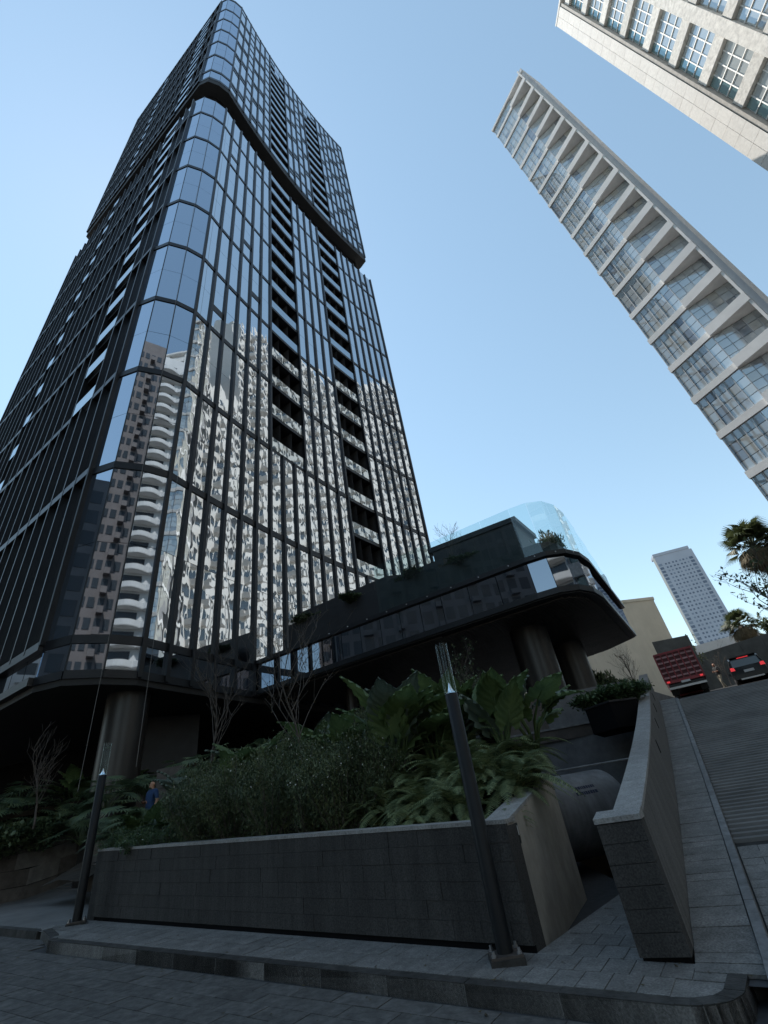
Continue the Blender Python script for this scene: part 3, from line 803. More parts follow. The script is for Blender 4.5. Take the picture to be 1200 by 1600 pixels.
# lobby core, columns
lob = inset(FOOT, 6.5)
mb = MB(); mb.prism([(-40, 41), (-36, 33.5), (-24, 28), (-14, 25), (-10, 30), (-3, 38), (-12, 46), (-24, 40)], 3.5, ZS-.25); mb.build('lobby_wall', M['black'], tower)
mb = MB(); mb.prism([(-13.2, 22.0), (-10.6, 23.4), (-11.2, 24.2), (-13.8, 22.8)], 2.5, ZS-.25); mb.build('lobby_wall', M['frame2'], tower)
def column(p, z0, z1, r_, par):
    o = MB().lathe([(r_, z0), (r_, z1)], 48, (p.x, p.y, 0)).build('column', M['column'], par, smooth=True); return o
column(az(-31.6, 21.6), .9, ZS-.2, .78, tower)
column(az(-46, 30), .9, ZS-.2, .7, tower); column(az(-11, 31), 3.5, ZS-.2, .6, tower); column(az(-3.5, 36), 3.5, ZS-.2, .6, tower)
# cleaning ropes hanging before the corner
for a_, dd, zl, nm in ((-34.55, 19.55, 3.6, 'left'), (-30.0, 19.75, 4.2, 'right')):
    p = az(a_, dd); pts = [(p.x+random.uniform(-.03, .03), p.y+random.uniform(-.03, .03), z) for z in np.linspace(zl, 70, 14)]
    o = MB().tube(pts, .009, 5).build('cleaning_rope', M['rope']); tag(o, f'thin pale rope hanging before the tower corner glass, the {nm} one of two', 'rope', 'facade cleaning ropes')

# ------------------------------------------------------------------ podium wing
pod = thing('podium_wing', 'low black podium wing with rounded glass end and roof terrace on bronze columns', 'building', (3, 22, 4.4))
PZ = H0+5.7
PF = [Vector(t) for t in [(-7.6, 22.95), (-6.16, 22.15), (-3.83, 20.85), (-.98, 19.32), (1.72, 17.9), (3.89, 16.76), (5.05, 16.14), (5.75, 15.86), (6.45, 15.92), (7.1, 16.4), (7.7, 17.2), (11.4, 23.7)]]
PB = [Vector(t) for t in [(10.6, 25.4), (2.0, 34.0), (-2.2, 31.0)]]
PP = PF+PB
def ring(d): return inset(PP, d)
r0 = ring(-.42); r1 = ring(-.05); r2 = ring(.0); r3 = ring(.10)
mb = MB(); mb.prism([tuple(p) for p in ring(-.02)], PZ, PZ+.05); mb.build('soffit_panel', M['soffit'], pod)
mb = MB(); mb.prism([tuple(p) for p in ring(-.10)], PZ+.05, PZ+.27); mb.build('lower_fascia', M['frame'], pod)
mb = MB(); mb.prism([tuple(p) for p in r3], PZ+.27, H0+7.3); mb.build('core_wall', M['frame2'], pod)
mb = MB(); mb.prism([tuple(p) for p in ring(-.14)], H0+7.24, H0+7.42); mb.build('roof_rim', M['frame'], pod)
# the end overhang: a flat blade running out past the glazed end
# band glazing
qs = []
for i in range(len(PF)-1):
    a, b_ = r2[i], r2[i+1]; L = (b_-a).length; k = max(1, round(L/1.05)); d = (b_-a)/k
    for j in range(k):
        p0 = a+d*j; p1 = a+d*(j+1); e = (p1-p0).normalized()*.012
        t = random.uniform(-.004, .004)
        n = Vector((d.y, -d.x)).normalized()
        z0, z1 = PZ+.285, H0+7.225
        q = [Vector((*(p0+e), z0)), Vector((*(p1-e+n*t), z0)), Vector((*(p1-e), z1)), Vector((*(p0+e-n*t), z1))]
        nv = (q[1]-q[0]).cross(q[3]-q[0])
        if nv.dot(Vector((3, 22, 8.5))-q[0]) > 0: q = [q[1], q[0], q[3], q[2]]
        qs.append(tuple(q))
pieces('band_pane', 'band_panes', qs, pod, M['pod_glass'], .05, 300)
# soffit slats
n_sl = 0
cenp = Vector((3, 22))
d_s = (PF[0]-PF[5]).normalized(); n_s = Vector((-d_s.y, d_s.x))
if n_s.dot(cenp-PF[3]) < 0: n_s = -n_s
sof = ring(.25)
def clip_line(o, d, poly):
    ts = []
    for i in range(len(poly)):
        a, b_ = poly[i-1], poly[i]; e = b_-a; den = d.cross(e)
        if abs(den) < 1e-9: continue
        t = (a-o).cross(e)/den; s_ = (a-o).cross(d)/den
        if 0 <= s_ < 1: ts.append(t)
    return sorted(ts)
for k in range(70):
    o_ = PF[5]+n_s*(.05+k*.17)+Vector((0, 0)); ts = clip_line(o_-d_s*30, d_s, sof)
    if len(ts) < 2: continue
    a = o_-d_s*30+d_s*ts[0]; b_ = o_-d_s*30+d_s*ts[-1]
    if (b_-a).length < .4: continue
    MB().bar(a, b_, n_s, 0, .07, PZ-.06, PZ-.002).build('soffit_slat', M['slat'], pod)
for c_, r_ in ((az(14.9, 20.1), .77), (az(18.45, 24.2), .76)): column(c_, 4.2, PZ, r_, pod)
column(az(-7.5, 24.5), 4.0, PZ, .28, pod)
# roof terrace: upstand, glass screen, pavilion
ru = ring(.55); mb = MB()
for i in range(1, 5): mb.bar(ru[i], ru[i+1], (Vector((3, 23))-ru[i]).normalized(), 0, .5, H0+7.4, H0+8.9 if i < 4 else H0+8.7)
mb.build('terrace_planter', M['frame2'], pod)
ru2 = ring(1.3); mb = MB()
for i in range(0, 4): mb.bar(ru2[i], ru2[i+1], (Vector((3, 23))-ru2[i]).normalized(), 0, 1.2, H0+7.4, H0+(9.75 if i < 3 else 9.5))
mb.build('terrace_wall', M['frame2'], pod)
mb = MB()
for i in range(5, 10): mb.bar(ru[i], ru[i+1], (Vector((4, 22))-ru[i]).normalized(), 0, .4, H0+7.4, H0+8.15)
mb.build('terrace_planter', M['frame2'], pod)
sc = thing('glass_screen', 'frameless pale green glass screen standing round the podium roof terrace', 'screen', (6, 17, H0+7.42))
rs_ = ring(.08); qs = []
for i in range(3, len(PF)-1):
    a, b_ = rs_[i], rs_[i+1]; L = (b_-a).length; k = max(1, round(L/1.7)); d = (b_-a)/k
    for j in range(k):
        p0 = a+d*j; p1 = a+d*(j+1); e = (p1-p0).normalized()*.008; dr = 0
        zt = H0+9.8
        if i == len(PF)-2: zt = H0+9.8-.25*j
        MB().bar(p0+e, p1-e, Vector((-d.y, d.x)).normalized(), -.008, .008, H0+7.43, zt).build('screen_pane', M['screen'], sc)
pv = thing('roof_pavilion', 'black flat roofed pavilion box behind the glass screen on the podium terrace', 'pavilion', (5, 20, H0+7.4))
c1, c2, c3 = Vector((2.0, 20.5)), Vector((5.95, 18.75)), Vector((7.3, 20.8)); c4 = c1+(c3-c2)*1.0
mb = MB(); mb.prism([tuple(c1+(c2-c1)*.02), tuple(c2), tuple(c3), tuple(c4)], H0+7.4, H0+10.6); mb.build('pavilion_wall', M['frame2'], pv)
ctr = (c1+c2+c3+c4)/4
mb = MB(); mb.prism([tuple(ctr+(c-ctr)*1.06) for c in (c1, c2, c3, c4)], H0+10.6, H0+10.85); mb.build('pavilion_roof', M['frame'], pv)
for k in range(6):
    t0 = .04+k*.16; nn = Vector(((c2-c1).y, -(c2-c1).x)).normalized()
    MB().bar(c1+(c2-c1)*t0, c1+(c2-c1)*(t0+.15), nn, 0, .03, H0+7.9, H0+10.4).build('wall_panel', M['frame'], pv)

# ------------------------------------------------------------------ garage deck below the podium, void, pipe, planter box
gd = thing('garage_deck', 'dark brown steel faced deck edge under the podium columns above a black opening', 'deck', (4.5, 18.3, 3))
ga, gb = az(7, 18.6), az(20.4, 18.9); ga = Vector(ga[:2]); gb = Vector(gb[:2]); gn = Vector(((gb-ga).y, -(gb-ga).x)).normalized()
MB().bar(ga, gb, gn, -3, 0, 3.30, 4.42).build('upper_fascia', M['brownsteel'], gd)
MB().bar(ga, gb, gn, -3, .10, 2.93, 3.295).build('lower_fascia', M['brownsteel'], gd)
MB().bar(ga, gb, gn, 0, .16, 3.28, 3.34).build('drip_edge', M['metal_edge'], gd)
MB().bar(ga, gb, gn, -3.2, -3.0, -.5, 3.5).build('back_wall', M['black'], gd)  # garage walls coloured black to make the opening's darkness
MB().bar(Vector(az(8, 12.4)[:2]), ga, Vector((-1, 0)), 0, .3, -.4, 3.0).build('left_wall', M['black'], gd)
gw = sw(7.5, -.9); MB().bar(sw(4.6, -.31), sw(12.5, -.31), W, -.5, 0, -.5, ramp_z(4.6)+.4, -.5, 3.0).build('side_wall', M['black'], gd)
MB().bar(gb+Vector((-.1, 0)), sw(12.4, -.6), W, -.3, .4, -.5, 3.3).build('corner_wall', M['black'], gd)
b1, b2 = az(11, 13.2, 1.93), az(20.5, 13.5, 1.93); o = MB().tube([b1, b2], .025, 6).build('guard_bar', M['metal_edge']); tag(o, 'thin horizontal steel bar above the grey pipe in the gap', 'bar')
pp = thing('drain_pipe', 'large grey pipe lying in the dark gap between planter and ramp wall', 'pipe', (2.6, 12.6, .3))
pa, pb = Vector((.3, 11.5, 1.0)), Vector((4.05, 13.2, 1.05)); pd = (pb-pa).normalized()
pts = [pa, pb-pd*.06, pb-pd*.02, pb, pb, pb-pd*.3]; o = MB().tube(pts, [.8, .8, .785, .75, .66, .66], 48, False).build('pipe_shell', M['pipe'], pp); smooth_by_angle(o, 40)
mb = MB(); u0 = pd.cross(Vector((0, 0, 1))).normalized(); 
if u0.y > 0: u0 = -u0
rnd = random.Random(3)
for row_ in range(2):
    x = .75
    while x < 1.3:
        wl = rnd.uniform(.03, .07); a_ = R(38-row_*9)
        def pt(l, a): return pb-pd*l+(u0*math.cos(a)+Vector((0, 0, 1))*math.sin(a))*.803
        a0, a1 = a_-R(2.4), a_+R(2.4)
        mb.quad(pt(x, a0), pt(x+wl, a0), pt(x+wl, a1), pt(x, a1)); x += wl+.012
mb.build('stencil_marks', M['ink'], pp, kind='stuff')
for l in (1.9, 3.4):
    o = MB().tube([pb-pd*l, pb-pd*(l+.09)], .83, 48, True).build('pipe_collar', M['pipe'], pp); smooth_by_angle(o, 40)
pb_ = thing('planter_box', 'black box planter with leafy plants beside the ramp wall below the columns', 'planter', (*az(20.3, 16.4)[:2], 2.8))
o4 = [Vector(az(18.1, 16.2)[:2]), Vector(az(20.7, 15.5)[:2]), sw(9.6, -.33), sw(11.2, -.33), Vector(az(19.0, 18.2)[:2])]
MB().prism([tuple(p) for p in o4], 2.75, 3.42).build('box_body', M['black'], pb_)
MB().prism([tuple(p) for p in inset(o4, -.03)], 3.42, 3.47).build('box_rim', M['frame'], pb_)

# ------------------------------------------------------------------ white slab tower with wedge balconies
sl = thing('balcony_slab_tower', 'slender white concrete tower with glass bays and wedge shaped balcony slabs', 'building', (30, 27, 4))
SLt = Vector(az(42.75, 38)[:2]); SRt = Vector(az(53.75, 36.3)[:2]); sd_ = (SRt-SLt).normalized(); SWd = (SRt-SLt).length
sn = Vector((sd_.y, -sd_.x))
if sn.dot(-SLt) < 0: sn = -sn          # towards the viewer
kk = 3.62
def SP(x, o=0): return SLt+sd_*x+sn*o
DEP = 4.6
zf0 = H0+38*.4231; SF = 3.80
levels = [zf0+SF*k for k in range(-5, 18)]
ztop = H0+38*2.195
BR = Vector(az(53.6, 41.2)[:2])
core_ = [SP(.12, -.25), SP(kk, -.25), SP(SWd-.45, -1.5), BR, SP(.12, -DEP)]
MB().prism([tuple(p) for p in core_], 0, ztop-.2).build('core_wall', M['slab_core'], sl)
MB().prism([tuple(SP(SWd-.42, -.05)), tuple(SP(SWd-.02, -.05)), tuple(az(54.15, 40)[:2]), tuple(SP(SWd-.42, -4.0))], 0, ztop+.9).build('end_pier', M['grey_pier'], sl)
MB().prism([tuple(SP(-.1, .1)), tuple(SP(SWd-.1, .1)), tuple(BR), tuple(SP(-.1, -DEP))], ztop-.2, ztop+.25).build('roof_slab', M['white_conc'], sl)
panes = []
for k, z in enumerate(levels):
    if z > ztop-1: break
    P = [SP(-.05, .0), SP(kk, .0), SP(SWd-.43, .0), BR, SP(-.05, -DEP+.2)]
    o = MB(); o.prism([tuple(p) for p in P], z, z+.60); o = o.build('floor_slab', M['white_conc'], sl)
    # wedge balcony: pale soffit and front upstand growing towards the right pier
    MB().prism([tuple(SP(kk+.05, -.02)), tuple(SP(SWd-.46, -.02)), tuple(SP(SWd-.46, -1.4))], z-.03, z-.004).build('balcony_soffit', M['beige_soffit'], o)
    w0, w1 = SP(kk+.02, .02), SP(SWd-.44, .02)
    MB().bar(w0, w1, sn, -.14, .16, z-.02, z+.88, z-.02, z+.88).build('balcony_edge', M['white_conc'], o)
    # sloping side strut between balconies at the pier
    zt = z+SF-.02
    mb = MB(); a, b_ = SP(SWd-.50, -.05), SP(SWd-.50, -.05)
    p = [SP(SWd-.62, -.1), SP(SWd-.44, -.1), SP(SWd-.44, .12), SP(SWd-.62, .12)]
    mb.hexa([(q.x, q.y, z+.63) for q in p]+[(q.x, q.y, zt) for q in p]); mb.build('balcony_post', M['white_conc'], o)
    z0, z1 = z+.62, min(z+SF-.02, ztop-.25); nr = 4 if z < 62 else 3
    # glass, left flush bay and the bay turning back
    for (A_, B_, nc) in ((SP(0.05, -.12), SP(kk, -.12), 5), (SP(kk+.02, -.14), SP(SWd-.5, -1.38), 5)):
        d = (B_-A_)/nc; nrm = Vector((d.y, -d.x)).normalized()
        if nrm.dot(-A_) < 0: nrm = -nrm
        for c_ in range(nc):
            for r_ in range(nr):
                a = A_+d*c_+d.normalized()*.025; b_ = A_+d*(c_+1)-d.normalized()*.025; h = (z1-z0)/nr
                y0, y1 = z0+h*r_+.025, z0+h*(r_+1)-.025
                q = [Vector((*a, y0)), Vector((*b_, y0)), Vector((*b_, y1)), Vector((*a, y1))]
                if (q[1]-q[0]).cross(q[3]-q[0]).dot(Vector((*nrm, 0))) < 0: q = [q[1], q[0], q[3], q[2]]
                mm = M['slab_glass']
                rv = random.random()
                if (k*7+c_*3) % 5 == 0 and rv < .6: mm = M['slab_glass_dark']
                elif rv < .25: mm = M['slab_glass_pale']
                panes.append((*q, mm))
        for c_ in range(nc+1):
            pt_ = A_+d*c_; e = d.normalized()*.022
            MB().bar(pt_-e, pt_+e, nrm, -.03, .045, z0, z1).build('window_bar', M['slab_mull'], sl)
    # left return
    for c_ in range(3):
        a, b_ = SP(.02, -.2-c_*.9), SP(.02, -1.05-c_*.9)
        for r_ in range(2):
            h = (z1-z0)/2; q = [Vector((*a, z0+h*r_+.03)), Vector((*b_, z0+h*r_+.03)), Vector((*b_, z0+h*(r_+1)-.03)), Vector((*a, z0+h*(r_+1)-.03))]
            if (q[1]-q[0]).cross(q[3]-q[0]).dot(Vector((*(-sd_), 0))) < 0: q = [q[1], q[0], q[3], q[2]]
            panes.append((*q, M['slab_glass_pale']))
pieces('window_pane', 'window_panes', panes, sl, M['slab_glass'], .03, 300)

# ------------------------------------------------------------------ pale stone tower, upper right
st = thing('stone_tower', 'pale stone clad tower with gridded white windows at the upper right', 'building', (50, 0, 0))
XT = 44.2; YT = 23.5; ZTT = H0+2.2157*50; SFL = 7.3
MB().box(XT+.9, XT+22, -46, YT-.05, -2, ZTT-.05).build('core_wall', M['stone'], st)
# end band of stone panels, two columns
ph = SFL/3
nz = int(ZTT/ph)
for c_ in range(2):
    y1 = YT-c_*1.2-.016; y0 = YT-(c_+1)*1.2+.016
    for r_ in range(nz+1):
        z1 = ZTT-r_*ph-.016; z0 = max(-2, z1-ph+.032)
        if z0 < 25: continue
        MB().box(XT+random.uniform(-.004, .004), XT+.3, y0, y1, z0, z1).build('stone_panel', M['stone'], st)
MB().box(XT+.05, XT+.9, YT-2.4+.01, YT-.01, -2, ZTT-.02).build('band_backing', M['joint'], st)
MB().box(XT+.06, XT+.9, YT-2.4+.01, YT-.01, -2, 25).build('band_base', M['stone'], st)
YB = YT-2.4
panes = []
WP = 5.35
for s_i in range(12):
    ya = YB-.45-s_i*WP; yb = ya-4.0            # window strip, then a pier
    if s_i: MB().box(XT+.25, XT+1.0, ya+.03, ya+1.32, -2, ZTT-.1).build('pier', M['stone_rough'], st)
    z = ZTT-1.2
    while z > 8:
        near = s_i < 3 and z > 35
        # spandrel between windows
        if near: MB().box(XT+.35, XT+1.0, yb+.02, ya-.02, z-1.75, z).build('spandrel', M['stone_rough'], st)
        else: panes.append((Vector((XT+.45, ya, z-1.75)), Vector((XT+.45, yb, z-1.75)), Vector((XT+.45, yb, z)), Vector((XT+.45, ya, z)), M['stone_rough']))
        zt_, zb_ = z-1.75, z-SFL
        nc, nr = 4, 3
        for c_ in range(nc):
            for r_ in range(nr):
                y1 = ya-(ya-yb)*c_/nc-.05; y0 = ya-(ya-yb)*(c_+1)/nc+.05; h = (zt_-zb_)/nr
                za, zb2 = zb_+h*r_+.06, zb_+h*(r_+1)-.06
                panes.append((Vector((XT+.8, y1, za)), Vector((XT+.8, y0, za)), Vector((XT+.8, y0, zb2)), Vector((XT+.8, y1, zb2)), M['win_blind'] if (s_i+c_) % 4 else M['win_teal']))
        if near:
            for c_ in range(1, nc):
                y_ = ya-(ya-yb)*c_/nc; MB().box(XT+.72, XT+.86, y_-.05, y_+.05, zb_, zt_).build('window_bar', M['white_bar'], st)
            for r_ in range(1, nr):
                zz_ = zb_+(zt_-zb_)*r_/nr; MB().box(XT+.70, XT+.85, yb, ya, zz_-.06, zz_+.06).build('window_bar', M['white_bar'], st)
        z -= SFL
pieces('window_pane', 'window_panes', panes, st, M['win_blind'], .04, 250)
MB().box(XT+.1, XT+1.0, YB-.4, YB-.01, -2, ZTT-.1).build('shaded_return', M['return'], st)
MB().box(XT-.05, XT+22, -46, YT+.05, ZTT-.04, ZTT+.5).build('roof_edge', M['stone'], st)

# ------------------------------------------------------------------ buildings that the glass mirrors (behind or beside the viewer)
def facade_block(name, label, c0, d, L, nrm, depth, h, fl, bay, wallm, winm, curved=False, z0=-2):
    """c0 corner, d along the facing side, nrm outward; balcony floors or punched windows"""
    t = thing(name, label, 'building', (c0.x, c0.y, z0))
    P = [c0, c0+d*L, c0+d*L-nrm*depth, c0-nrm*depth]
    MB().prism([tuple(p) for p in P], z0, h).build('wall', wallm, t)
    nf = int((h-4)/fl); win = MB(); bal = MB()
    nb = int(L/bay)
    for f in range(nf):
        z = 3+f*fl
        for b_ in range(nb):
            a = c0+d*(b_*bay+bay*.16); e = c0+d*((b_+1)*bay-bay*.16)
            win.bar(a, e, nrm, -.02, .06, z+.9, z+fl-.55)
            if curved:
                pts = []
                for k in range(9):
                    s_ = k/8; o_ = .5+1.1*math.sin(math.pi*s_); pts.append(c0+d*((b_+s_)*bay)+nrm*o_)
                for k in range(8):
                    p, q = pts[k], pts[k+1]; bal.bar(p, q, nrm, -.12, 0, z-.1, z+1.0)
                    bal.hexa([(c0+d*((b_+k/8)*bay)).to_tuple()+(z-.1,), p.to_tuple()+(z-.1,), q.to_tuple()+(z-.1,), (c0+d*((b_+(k+1)/8)*bay)).to_tuple()+(z-.1,),
                              (c0+d*((b_+k/8)*bay)).to_tuple()+(z+.08,), p.to_tuple()+(z+.08,), q.to_tuple()+(z+.08,), (c0+d*((b_+(k+1)/8)*bay)).to_tuple()+(z+.08,)])
            else:
                if b_ % 3 == 1: bal.bar(a, e, nrm, 0, 1.1, z-.1, z+.9)
    win.build('windows', winm, t, kind='stuff')
    if bal.v: bal.build('balconies', wallm, t, kind='stuff')
    return t
# white apartment block behind the balcony slab tower, its sunlit long side faces the glass tower
d1 = Vector((.692, .722)).normalized(); n1 = Vector((-d1.y, d1.x))
facade_block('apartment_block', 'white apartment block mirrored bright in the right facade of the glass tower', Vector(az(44.9, 48.9)[:2]), d1, 34, n1, 4, 103, 3.0, 1.7, M['rust'], M['bwin'], False)
facade_block('apartment_block', 'lower white apartment wing mirrored in the first bays beside the tower corner', Vector(az(45.1, 43.4)[:2]), d1, 5.2, n1, 3, 75, 3.0, 1.7, M['rust'], M['bwin'], False)
# white tower with curved balconies, right behind the viewer
d2 = Vector((-.62, -.785)).normalized(); n2 = Vector((-.785, .62)).normalized()
facade_block('apartment_block', 'white curved balcony tower mirrored in the chamfered corner of the glass tower', Vector((40, -14)), d2, 22, n2, 16, 98, 3.2, 4.4, M['rust'], M['bwin'], True)
# brown tower behind the viewer
d3 = Vector((1, .25)).normalized(); n3 = Vector((-d3.y, d3.x))
facade_block('apartment_block', 'brown apartment tower mirrored in the chamfered corner of the glass tower', Vector((-6, -34)), d3, 17, n3, 14, 90, 3.0, 1.1, M['brown'], M['bwin'], False)
# grey office block to the left behind the viewer
d5 = Vector((.49, -.872)).normalized()
facade_block('office_block', 'dark grey office block mirrored low in the left corner glass', Vector((-70, 4)), d5, 62, Vector((.872, .49)), 16, 57, 4, 2.6, M['greybuild'], M['bwin'], False)
facade_block('apartment_block', 'pale low block mirrored in the lowest glass of the left tower side', Vector((-72, 26)), Vector((.25, .968)).normalized(), 40, Vector((.968, -.25)).normalized(), 12, 31, 3.4, 3.0, M['rust'], M['bwin'], False)

# ------------------------------------------------------------------ far buildings
ft = thing('far_tower', 'distant residential tower, haze tinted into its grey blue walls, with rows of small dark windows', 'building', (*az(33, 405)[:2], 0))
fa, fb = Vector(az(31.0, 400)[:2]), Vector(az(34.5, 408)[:2]); fd = (fb-fa); FLn = fd.length; fd /= FLn; fn = Vector((fd.y, -fd.x))
if fn.dot(-fa) < 0: fn = -fn
FHt = H0+.352*400
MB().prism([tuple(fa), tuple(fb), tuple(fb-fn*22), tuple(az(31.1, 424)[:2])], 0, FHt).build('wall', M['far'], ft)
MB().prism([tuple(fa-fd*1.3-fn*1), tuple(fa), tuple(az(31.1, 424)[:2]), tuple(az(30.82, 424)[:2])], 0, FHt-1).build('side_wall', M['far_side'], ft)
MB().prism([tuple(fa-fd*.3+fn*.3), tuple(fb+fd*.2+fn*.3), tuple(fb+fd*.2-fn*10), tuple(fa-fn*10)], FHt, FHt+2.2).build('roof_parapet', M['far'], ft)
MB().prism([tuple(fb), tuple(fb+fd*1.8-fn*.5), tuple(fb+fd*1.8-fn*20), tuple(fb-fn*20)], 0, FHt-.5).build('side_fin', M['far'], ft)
wins = []
nf = 38
for f in range(nf):
    z = 24+f*(FHt-30)/nf; fh = (FHt-30)/nf
    for x0, x1 in ((.02, .12), (.20, .25), (.29, .34), (.40, .45), (.49, .54), (.60, .65), (.69, .74), (.79, .83), (.88, .98)):
        big = x1-x0 > .08
        a, b_ = fa+fd*FLn*x0+fn*.05, fa+fd*FLn*x1+fn*.05; zz0, zz1 = z+(.3 if big else .6), z+fh*(.75 if big else .66)
        q = [Vector((*a, zz0)), Vector((*b_, zz0)), Vector((*b_, zz1)), Vector((*a, zz1))]
        if (q[1]-q[0]).cross(q[3]-q[0]).dot(Vector((*fn, 0))) < 0: q = [q[1], q[0], q[3], q[2]]
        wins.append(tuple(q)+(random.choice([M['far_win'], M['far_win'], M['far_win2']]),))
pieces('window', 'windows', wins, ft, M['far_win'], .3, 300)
bgb = thing('beige_building', 'plain beige rendered building behind the podium end', 'building', (20, 58, 5))
bp = [Vector(az(29.0, 63.5)[:2]), Vector(az(24.4, 60)[:2]), Vector(az(8, 58)[:2]), Vector(az(8, 75)[:2]), Vector(az(26, 80)[:2])]
MB().prism([tuple(p) for p in bp], 0, H0+.2735*63.5).build('wall', M['beige'], bgb)
MB().prism([tuple(p) for p in inset(bp, -.12)], H0+.2735*63.5, H0+.2735*63.5+.35).build('roof_edge', M['beige'], bgb)
o = MB(); a, b_ = Vector(az(27.0, 47)[:2]), Vector(az(30.4, 48)[:2]); o.bar(a, b_, Vector((.5, .866)), 0, 2.5, 3, H0+.2*47); o = o.build('site_container', M['greengrey']); tag(o, 'dark grey green box structure above the red truck', 'container')
lwl = thing('plaza_wall', 'long low dark grey wall behind the parked car and truck', 'wall', (*az(32, 56)[:2], 5))
a, b_ = Vector(az(28.5, 55)[:2]), Vector(az(44, 52)[:2]); dd_ = (b_-a)/8
for k in range(8):
    MB().bar(a+dd_*k, a+dd_*(k+1)*1.0-dd_.normalized()*.02, Vector((0, 1)), 0, .4, 3, H0+.158*55+.0).build('wall_panel', M['greengrey'], lwl)
o = MB(); a, b_ = Vector(az(30.5, 62)[:2]), Vector(az(36, 62)[:2]); o.bar(a, b_, Vector((0, 1)), 0, .4, 3, H0+.175*62); o = o.build('pale_kerb_wall', M['white_conc']); tag(o, 'pale concrete strip wall behind the low dark wall at the foot of the far tower', 'wall')
# added pale wall for the bright outside seen through the open ground floor
bw = thing('backdrop_wall', 'added pale wall giving the bright outside glimpsed through the open ground floor behind the tower', 'wall', (-10, 70, 4.4))
pts = [Vector(az(a_, 66)[:2]) for a_ in (-62, -48, -34, -20, -8, 4, 14)]
for i in range(6):
    MB().bar(pts[i], pts[i+1], Vector((0, 1)), 0, .4, 4, 14).build('wall_panel', M['rust'], bw)
# plateau ground beyond the ramp
o = MB(); o.quad((8, 22.5, 3.3), (400, 22.5, 3.3), (600, 900, 12), (-300, 900, 12)); struct(o.build('upper_ground', M['ground']))

# ------------------------------------------------------------------ vehicles
def wheel(par, x, y, r_=.36, wd=.24):
    o = MB().tube([(x-wd/2, y, r_), (x-wd/2+.03, y, r_), (x+wd/2-.03, y, r_), (x+wd/2, y, r_)], [r_*.86, r_, r_, r_*.86], 24).build('wheel', M['tyre'], par, local=True)
    MB().tube([(x-wd/2-.01, y, r_), (x+wd/2+.01, y, r_)], r_*.58, 16).build('rim', M['steel'], o, local=True)
def grade(p):  # height of the road surface there
    return ramp_z((Vector((p.x, p.y))-A0).dot(V))-.13
tp = az(28.35, 32.8); trk = thing('stake_truck', 'red stake bed truck seen from behind with lit tail lights on the ramp crest', 'truck', (tp.x, tp.y, grade(tp)-.05), R(-27.7)); trk.scale = (.94, .94, .94)
def L_(mb, n, m, par=trk, **k): return mb.build(n, m, par, local=True, **k)
L_(MB().box(-1.0, 1.0, .1, 5.4, .72, .9), 'chassis', M['frame'])
L_(MB().box(-1.12, 1.12, 0, 4.2, .95, 1.12), 'bed', M['red'])
for k in range(7): L_(MB().box(-1.12+k*.36, -1.12+k*.36+.07, -.03, .02, 1.12, 2.75), 'stake', M['red'])
for z in (1.25, 1.55, 1.85, 2.15, 2.45, 2.68): L_(MB().box(-1.1, 1.1, .0, .05, z, z+(.10 if z < 2.6 else .12)), 'slat', M['red2'] if z < 2.6 else M['red'])
L_(MB().box(-1.06, 1.06, .06, .09, 1.12, 2.7), 'tailgate', M['darkred'])
for s_ in (-1, 1):
    for k in range(6): L_(MB().box(s_*1.1-.03, s_*1.1+.03, .1+k*.8, .18+k*.8, 1.12, 2.75), 'stake', M['red'])
    for z in (1.25, 1.6, 1.95, 2.3, 2.65): L_(MB().box(s_*1.07-.02, s_*1.07+.02, .05, 4.2, z, z+.12), 'slat', M['red'])
    L_(MB().box(s_*.93-.08, s_*.93+.08, -.05, .03, 1.0, 1.09), 'tail_light', M['brake'])
    wheel(trk, s_*.82, .9, .42, .3); wheel(trk, s_*.85, 4.9, .42, .24)
    L_(MB().box(s_*.82-.2, s_*.82+.2, .35, .38, .3, .75), 'mud_flap', M['tyre'])
L_(MB().box(-1.05, 1.05, -.08, .02, .6, .72), 'rear_bumper', M['steel'])
L_(MB().box(-.25, .25, -.07, -.03, .86, .98), 'number_plate', M['plate'])
cab = MB(); cab.hexa([(-.98, 4.3, .6), (.98, 4.3, .6), (.98, 6.0, .6), (-.98, 6.0, .6), (-.9, 4.3, 2.3), (.9, 4.3, 2.3), (.9, 5.5, 2.3), (-.9, 5.5, 2.3)]); L_(cab, 'cab', M['red'])
cp = az(33.75, 33.5)
car = thing('parked_suv', 'black sport utility vehicle seen from behind with lit red tail lights', 'car', (cp.x, cp.y, grade(cp)-.12), R(-31)); car.scale = (.93, .93, .93)
# rows of the body from rear to front: y, half width at sill / belt / roof, z of sill, belt, roof
rows_ = [(.0, .84, .88, .74, .42, 1.02, 1.16), (.06, .88, .92, .76, .36, 1.04, 1.56), (.35, .90, .94, .78, .32, 1.05, 1.70), (1.3, .91, .95, .78, .30, 1.05, 1.75), (2.4, .91, .95, .77, .30, 1.04, 1.73), (3.2, .90, .94, .64, .30, 1.02, 1.45), (3.75, .90, .93, .80, .30, 1.0, 1.06), (4.4, .86, .88, .74, .34, .90, .93), (4.62, .80, .80, .66, .42, .74, .76)]
mb = MB(); ring_n = 10
for (y, w0, w1, w2, z0, z1, z2) in rows_:
    prof = [(-w0*.96, z0), (-w0, z0+.1), (-w1, (z0+z1)/2), (-w1*.985, z1), (-w2, z2-.05), (-w2*.86, z2), (w2*.86, z2), (w2, z2-.05), (w1*.985, z1), (w1, (z0+z1)/2), (w0, z0+.1), (w0*.96, z0)]
    mb.v += [(x, y, z) for x, z in prof]
nn_ = 12
